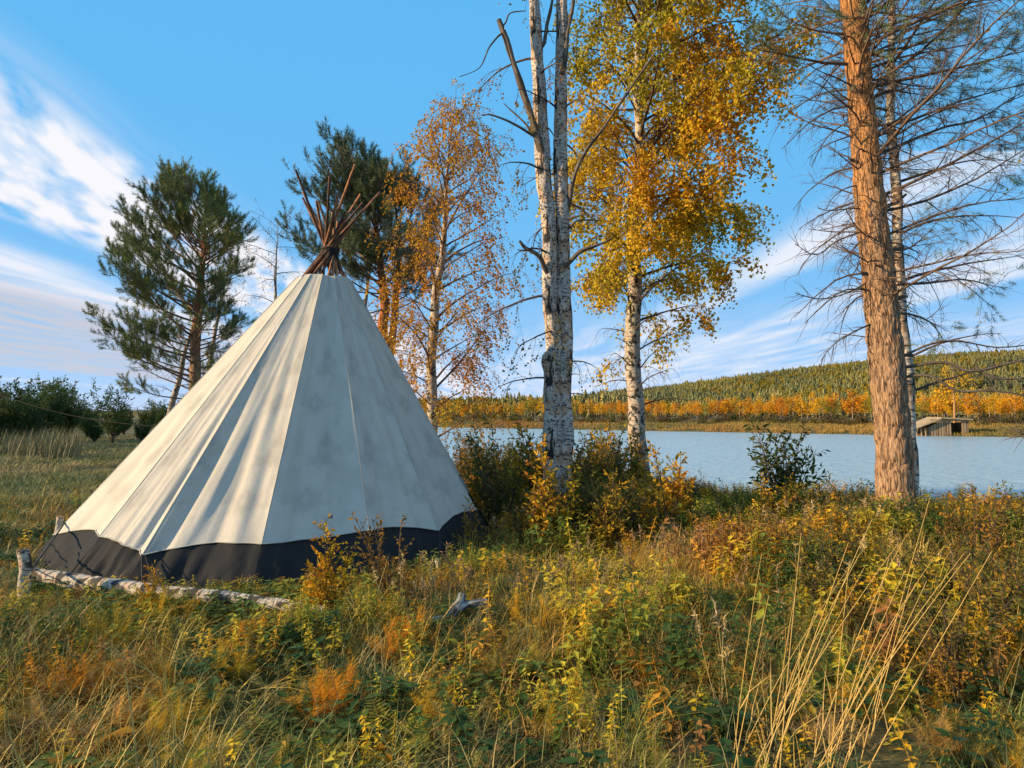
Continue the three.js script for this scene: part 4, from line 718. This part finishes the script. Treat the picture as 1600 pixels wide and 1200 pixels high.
  // soft orange feathery clumps that stand out one by one
  const clumps = [51, 52, 53].map((k) => feather(k, 22, 0.32)), clumpM = [[0.75, 0.44, 0.02], [0.80, 0.36, 0.014], [0.66, 0.44, 0.03]].map((c) => { const m = leafMat(0.45); m.color = lin(...c); return m; });
  const at0 = [[600, 4.9], [395, 4.4], [380, 4.0], [985, 6.6], [960, 7.2], [820, 4.9], [850, 4.6], [760, 5.4], [1140, 8.2], [1352, 7.6], [1440, 7.3], [1470, 7.0], [1580, 7.4], [630, 4.3], [180, 4.4], [255, 4.9], [120, 3.7], [720, 6.0], [900, 5.7], [1060, 5.6], [1210, 5.2], [1290, 4.4], [1500, 5.2], [1420, 4.1], [1560, 3.9], [1000, 4.0], [880, 3.4], [690, 3.5], [520, 3.6], [300, 3.4], [1180, 6.4], [1100, 7.0], [1270, 6.9], [935, 8.0], [1010, 7.6]];
  at0.forEach(([px, d], k) => { const x = side(px, d), t = base('feathery_clump', x, ground(x, -d), -d, d > 6.3 ? 'fuzzy orange clump in the grass near the bank shrubs' : px < 650 ? 'fuzzy orange clump in the grass in front of the tent' : px < 1000 ? 'fuzzy orange clump in the grass around the lichened branch' : 'fuzzy orange clump in the grass among the tall golden stems', 'plant', 'orange feathery clumps'); t.rotation.y = R() * 6; t.scale.setScalar((0.8 + 0.4 * R()) * (d > 6 ? 1.35 : 1.1)); mesh('stem', clumps[k % 3], clumpM[(k * 7) % 3], t).userData.kind = 'stuff'; });
  meadow('fern', 'small ferns with green and yellow fronds', [71, 72].map((k) => fern(k, 6, 0.38)), 210, R, spot(1.9, 8, (x, d) => near(x, d) * smooth(0.5, 0.62, fbm(x * 1.2 + 2, d * 1.2 + 18, 2, 18))), patchy([[0.05, 0.10, 0.02], [0.10, 0.14, 0.025], [0.3, 0.22, 0.02], [0.4, 0.2, 0.015]], 0.9, 38), () => 0.6 + 0.5 * R(), leafM);
  meadow('mown_grass', 'short olive grass of the open field left of the tent', [81, 82, 83].map((k) => grassTuft(k, 34, 0.07, 0.2, 0.008, 0.2, 0.6, 1.0)), 9000, R, (q) => { const d = mix(4, 44, q() ** 1.5), x = -(0.1 + q() * 0.95) * d - 0.5; if (inTent(x, d, 0.05) || signed(nearShore, x, d) < 0 || mown(x, d) < 0.4) return null; return { p: V(x, ground(x, -d), -d), d: V((q() - 0.5) * 0.2, 1, (q() - 0.5) * 0.2).normalize() }; }, patchy([[0.08, 0.12, 0.025], [0.14, 0.16, 0.03], [0.24, 0.21, 0.045], [0.36, 0.27, 0.09]], 0.35, 39), (s) => { const q = 0.8 + 0.5 * R() + 0.02 * -s.p.z; return V(q, q * 0.6, q); });
  meadow('tall_straw', 'tall pale grass stems at the edge of the willow thicket', [91, 92].map((k) => grassTuft(k, 30, 0.5, 1.0, 0.014, 0.3, 0.2, 0.5)), 110, R, (q) => { const d = mix(24, 34, q()), x = side(mix(-80, 125, q()), d); return noise2(x * 0.5, d * 0.5, 5) < 0.45 ? null : { p: V(x, ground(x, -d), -d), d: UP.clone() }; }, patchy([[0.14, 0.13, 0.05], [0.24, 0.19, 0.09], [0.10, 0.11, 0.04]], 0.3, 40), () => 0.8 + 0.5 * R());
}
{
  const d = 6.1, x = side(738, d), m = leafMat(0.3); m.color = lin(0.16, 0.22, 0.06);
  const t = base('sedge_tuft', x, ground(x, -d), -d, 'spiky green sedge tuft beside the tent\'s right skirt', 'grass'); mesh('blade', grassTuft(401, 70, 0.3, 0.62, 0.006, 0.07, 0.75, 0.5), m, t).userData.kind = 'stuff';
}
// long golden stems standing out in front on the right, one object each
{
  const R = rng(515), stalkM = new THREE.MeshPhysicalMaterial({ color: lin(0.50, 0.32, 0.085), roughness: 0.6 });
  const labels = ['tall golden grass stem rising from the clump at the front'];
  for (let k = 0; k < 26; k++) {
    const d = 2.35 + 0.9 * R(), px = mix(1050, 1350, R()), x = side(px, d), y = ground(x, -d), lean = k < 34 ? 0.02 + 0.55 * R() : -0.3 * R(), L = 0.75 + 0.55 * R();
    const P = stemLine(V(0, -0.02, 0), V(lean, 1, (R() - 0.5) * 0.3), L, 10, -0.1 - 0.35 * R(), 0.05, R), t = base('grass_stem', x, y, -d, labels[0], 'grass', 'tall golden stems in the front clump');
    mesh('stalk', new MB().tube(P, taper(11, 0.0026, 0.001), 5).geo(), stalkM, t);
    const mb = new MB(); for (let j = 0; j < 3; j++) bladeInto(mb, P[1 + j].clone(), R() * 6.28, 0.2 + 0.25 * R(), 0.004, 0.3 + 0.4 * R(), 1.3, R); mesh('blade', mb.geo(), stalkM, t);
  }
}

// ------------------------------------------------------------------ the far shore
{
  const R = rng(616);
  const crownGeo = (seed, H, Wd, n, L) => {
    const q = rng(seed), mb = new MB(); const lobes = Array.from({ length: 9 }, () => [V((q() - 0.5) * Wd, H * (0.35 + 0.6 * q()), (q() - 0.5) * Wd), Wd * (0.22 + 0.2 * q())]);
    for (let k = 0; k < n; k++) { const [c, r] = lobes[Math.floor(q() * 9)], p = c.clone().addScaledVector(rv(q), r * Math.cbrt(q())); p.y += (q() - 0.3) * 0.15 * H; leafInto(mb, p, rv(q), rv(q), L * (0.6 + 0.8 * q()), L * 0.8 * (0.6 + 0.8 * q())); }
    return mb.geo();
  };
  const forms = [0, 1, 2, 3].map((k) => crownGeo(k + 1, 5, 2.2 + 0.3 * k, 420, 0.3));
  const tones = [[0.66, 0.30, 0.014], [0.70, 0.39, 0.016], [0.56, 0.22, 0.014], [0.60, 0.32, 0.02], [0.27, 0.25, 0.035]].map((c) => { const m = leafMat(0.35); m.color = lin(...c); return m; });
  const trunkG = new MB().tube([V(0, -0.3, 0), V(0.05, 1.5, 0), V(-0.03, 3, 0.02), V(0, 4.6, 0)], [0.09, 0.07, 0.05, 0.015], 6).geo();
  const along = (px, s) => { const t = (px - 800) / 1039; let d = 60; while (signed(farShore, t * d, d) > -s && d < 700) d += 0.5; return d; };
  const toneName = ['orange', 'golden yellow', 'rust orange', 'amber', 'olive gold'];
  const birch = (x, d, h, k, tone, px) => {
    const t = base('far_birch', x, ground(x, -d), -d, `${toneName[tone]} birch on the far shore, seen ${sect(px)}`, 'tree', 'golden birches on the far shore'); t.rotation.y = R() * 6; t.scale.set(h / 5, h / 5, h / 5);
    mesh('trunk', trunkG, birchM, t); mesh('crown', forms[k], tones[tone], t).userData.kind = 'stuff'; return t;
  };
  for (let k = 0; k < 190; k++) { const px = 660 + 960 * (k + R()) / 190, s = 22 + 30 * R() * R() + (k % 3) * 7, d = along(px, s), x = side(px, d); if (px > 1425 && px < 1520 && s < 30) continue; birch(x, d, (2.4 + 2.2 * R() + 1.4 * R() * noise2(px * 0.03, 1, 4)) * mix(0.95, 1.1, smooth(700, 1600, px)), k % 4, Math.floor(R() * 5), px); }
  const wf = [1, 2].map((k) => crownGeo(k + 20, 1.6, 2.2, 260, 0.26)), wm = [[0.09, 0.085, 0.03], [0.12, 0.08, 0.03], [0.16, 0.12, 0.03]].map((c) => { const m = leafMat(0.3); m.color = lin(...c); return m; });
  for (let k = 0; k < 90; k++) { const px = 670 + 950 * (k + R()) / 90, d = along(px, 15 + 9 * R()), x = side(px, d); if (px > 1425 && px < 1520) continue; const t = base('far_willow', x, ground(x, -d) - 0.2, -d, `${['grey-green', 'brownish', 'ochre'][k % 3]} low bush under the far birches, seen ${sect(px)}`, 'bush', 'low bushes on the far shore'); t.scale.setScalar(0.6 + 0.5 * R()); t.rotation.y = R() * 6; mesh('foliage', wf[k % 2], wm[k % 3], t).userData.kind = 'stuff'; mesh('stem', new THREE.CylinderGeometry(0.03, 0.05, 1, 5), twigM, t).position.y = 0.4; }
  { const d = 112, x = side(1490, d), t = base('birch_tree', x, ground(x, -d), -d, 'tall yellow birch rising behind the wooden shelter', 'tree'); mesh('trunk', new MB().tube([V(0, -0.3, 0), V(0.1, 4, 0), V(-0.1, 7, 0), V(0.1, 10, 0)], [0.22, 0.18, 0.12, 0.03], 8).geo(), new THREE.MeshStandardMaterial({ color: lin(0.36, 0.19, 0.07), roughness: 0.95 }), t); mesh('crown', crownGeo(66, 11, 4.2, 700, 0.34), tones[1], t).userData.kind = 'stuff'; }
  // grass of the far bank
  const tg = grassTuft(301, 22, 0.3, 0.7, 0.05, 0.5, 0.4, 0.8); const L = [];
  for (let k = 0; k < 5200; k++) { const px = 640 + 1000 * R(), d = along(px, 0.8 + 22 * R()) + R(), x = side(px, d); L.push({ p: V(x, ground(x, -d), -d), d: UP.clone() }); }
  const fg = scatter('far_grass', tg, grassM, L, R, patchy([[0.14, 0.12, 0.025], [0.22, 0.16, 0.03], [0.32, 0.19, 0.03], [0.28, 0.12, 0.02]], 0.08, 61), () => 0.6 + 0.5 * R()); tag(fg, 'strip of tawny grass along the far waterline', 'grass');
  // the wooded hill: one mass of conifers
  const conifer = (seed) => {
    const q = rng(seed), mb = new MB(), layers = 7;
    for (let k = 0; k < layers; k++) { const y0 = 0.1 + 0.82 * k / layers, r = 0.17 * (1 - k / layers) + 0.025; const n = 7; for (let j = 0; j < n; j++) { const a = (j + q()) / n * 6.283, b = a + 0.75 + 0.4 * q(), rr = r * (0.65 + 0.7 * q()), dy = 0.05 * q(); mb.tri(V(Math.cos(a) * rr, y0 - dy, Math.sin(a) * rr), V(Math.cos(b) * rr, y0 - dy, Math.sin(b) * rr), V(0, y0 + 0.2, 0)); } }
    return mb.geo();
  };
  const round = (seed) => { const q = rng(seed), mb = new MB(); for (let k = 0; k < 60; k++) { const p = rv(q).multiplyScalar(0.2 * Math.cbrt(q())); p.y = p.y * 1.5 + 0.62; leafInto(mb, p, rv(q), rv(q), 0.14, 0.11); } mb.tube([V(0, 0, 0), V(0, 0.6, 0)], [0.015, 0.01], 4); return mb.geo(); };
  const forest = base('conifer_forest', 0, 0, 0, 'olive conifer forest covering the long hill across the water', 'forest'); forest.userData.kind = 'stuff';
  const lists = [[], [], [], []]; let n = 0, tries = 0;
  while (n < 26000 && tries++ < 400000) {
    const d = mix(135, 760, R() ** 0.62), x = side(mix(640, 1680, R()), d), s = -signed(farShore, x, d); if (s < 42) continue;
    if (d > 300 && noise2(x * 0.02, d * 0.02, 9) < 0.2) continue;
    const k = R() < 0.1 + 0.35 * smooth(0.5, 0.75, noise2(x * 0.025, d * 0.02, 33)) ? 3 : Math.floor(R() * 3); lists[k].push({ p: V(x, ground(x, -d) - 0.2, -d), d: UP.clone() }); n++;
  }
  const fp = patchy([[0.10, 0.11, 0.035], [0.14, 0.14, 0.04], [0.185, 0.17, 0.042], [0.24, 0.195, 0.042]], 0.03, 71);
  [1, 2, 3].forEach((k, i) => scatter('conifer', conifer(k), needleM, lists[i], R, fp, (s) => { const h = (s.p.z > -230 ? 5 : 7.2) * (0.4 + 0.5 * R() + 0.45 * R() * R()) * (0.8 + 0.5 * noise2(s.p.x * 0.03, s.p.z * 0.03, 8)), w = h * (0.9 + 0.8 * R()); return V(w, h, w); }, forest));
  scatter('birch_crown', round(5), leafM, lists[3], R, patchy([[0.2, 0.19, 0.03], [0.36, 0.27, 0.03], [0.3, 0.2, 0.03]], 0.05, 72), (s) => (s.p.z > -230 ? 4.5 : 6.5) * (0.6 + 0.6 * R()), forest);
}
{ // wooden shelter on the far shore
  const d = 101, x = side(1472, d), y = ground(x, -d), t = base('wooden_shelter', x, y, -d, 'low grey wooden lean-to shelter with pale roof on the far shore', 'shelter');
  const wm = [0, 1, 2].map((k) => new THREE.MeshStandardMaterial({ color: lin(0.22 + 0.06 * k, 0.15 + 0.045 * k, 0.09 + 0.03 * k), roughness: 0.95 })), roofM = new THREE.MeshStandardMaterial({ map: tex(128, 128, (u, v) => c3([0.52, 0.44, 0.33], [0.72, 0.63, 0.50], fbm(u * 16, v * 4, 3, 3, 16, 4))), roughness: 1 });
  const box = (name, w, h, dp, px, py, pz, m, rz = 0, rx = 0) => { const o = mesh(name, new THREE.BoxGeometry(w, h, dp), m, t); o.position.set(px, py, pz); o.rotation.z = rz; o.rotation.x = rx; return o; };
  const R = rng(3); t.rotation.y = -0.12;
  for (let k = 0; k < 16; k++) { const f = k / 15, px = -1.9 + 5.4 * f; if (px > 1.2 && px < 2.7) continue; const h = 2.35 - (px < -0.2 ? (-0.2 - px) * 0.55 : 0); box('plank', 0.26, h, 0.1, px + (R() - 0.5) * 0.06, h / 2 - 0.05, (R() - 0.5) * 0.08, wm[k % 3], (R() - 0.5) * 0.06); }
  box('back_wall', 5.4, 2.0, 0.12, 0.8, 0.95, -3.4, wm[0]); box('side_wall', 0.12, 2.1, 3.2, 3.5, 1.0, -1.75, wm[1]); box('side_wall', 0.12, 1.3, 3.2, -2.0, 0.6, -1.75, wm[0]);
  box('roof', 4.4, 0.2, 4.6, 1.7, 2.62, -1.6, roofM, -0.06); box('roof', 4.7, 0.2, 4.6, -2.45, 1.85, -1.6, roofM, 0.40);
  for (const px of [-3.9, -3.2, -2.6]) box('post', 0.14, 1.0 + 0.35 * (px + 4), 0.14, px, 0.45, 0.25, wm[2], 0.1);
  box('lintel', 5.6, 0.18, 0.18, 0.85, 2.38, 0.16, wm[1], -0.03);
}
renderer.render(scene, camera);
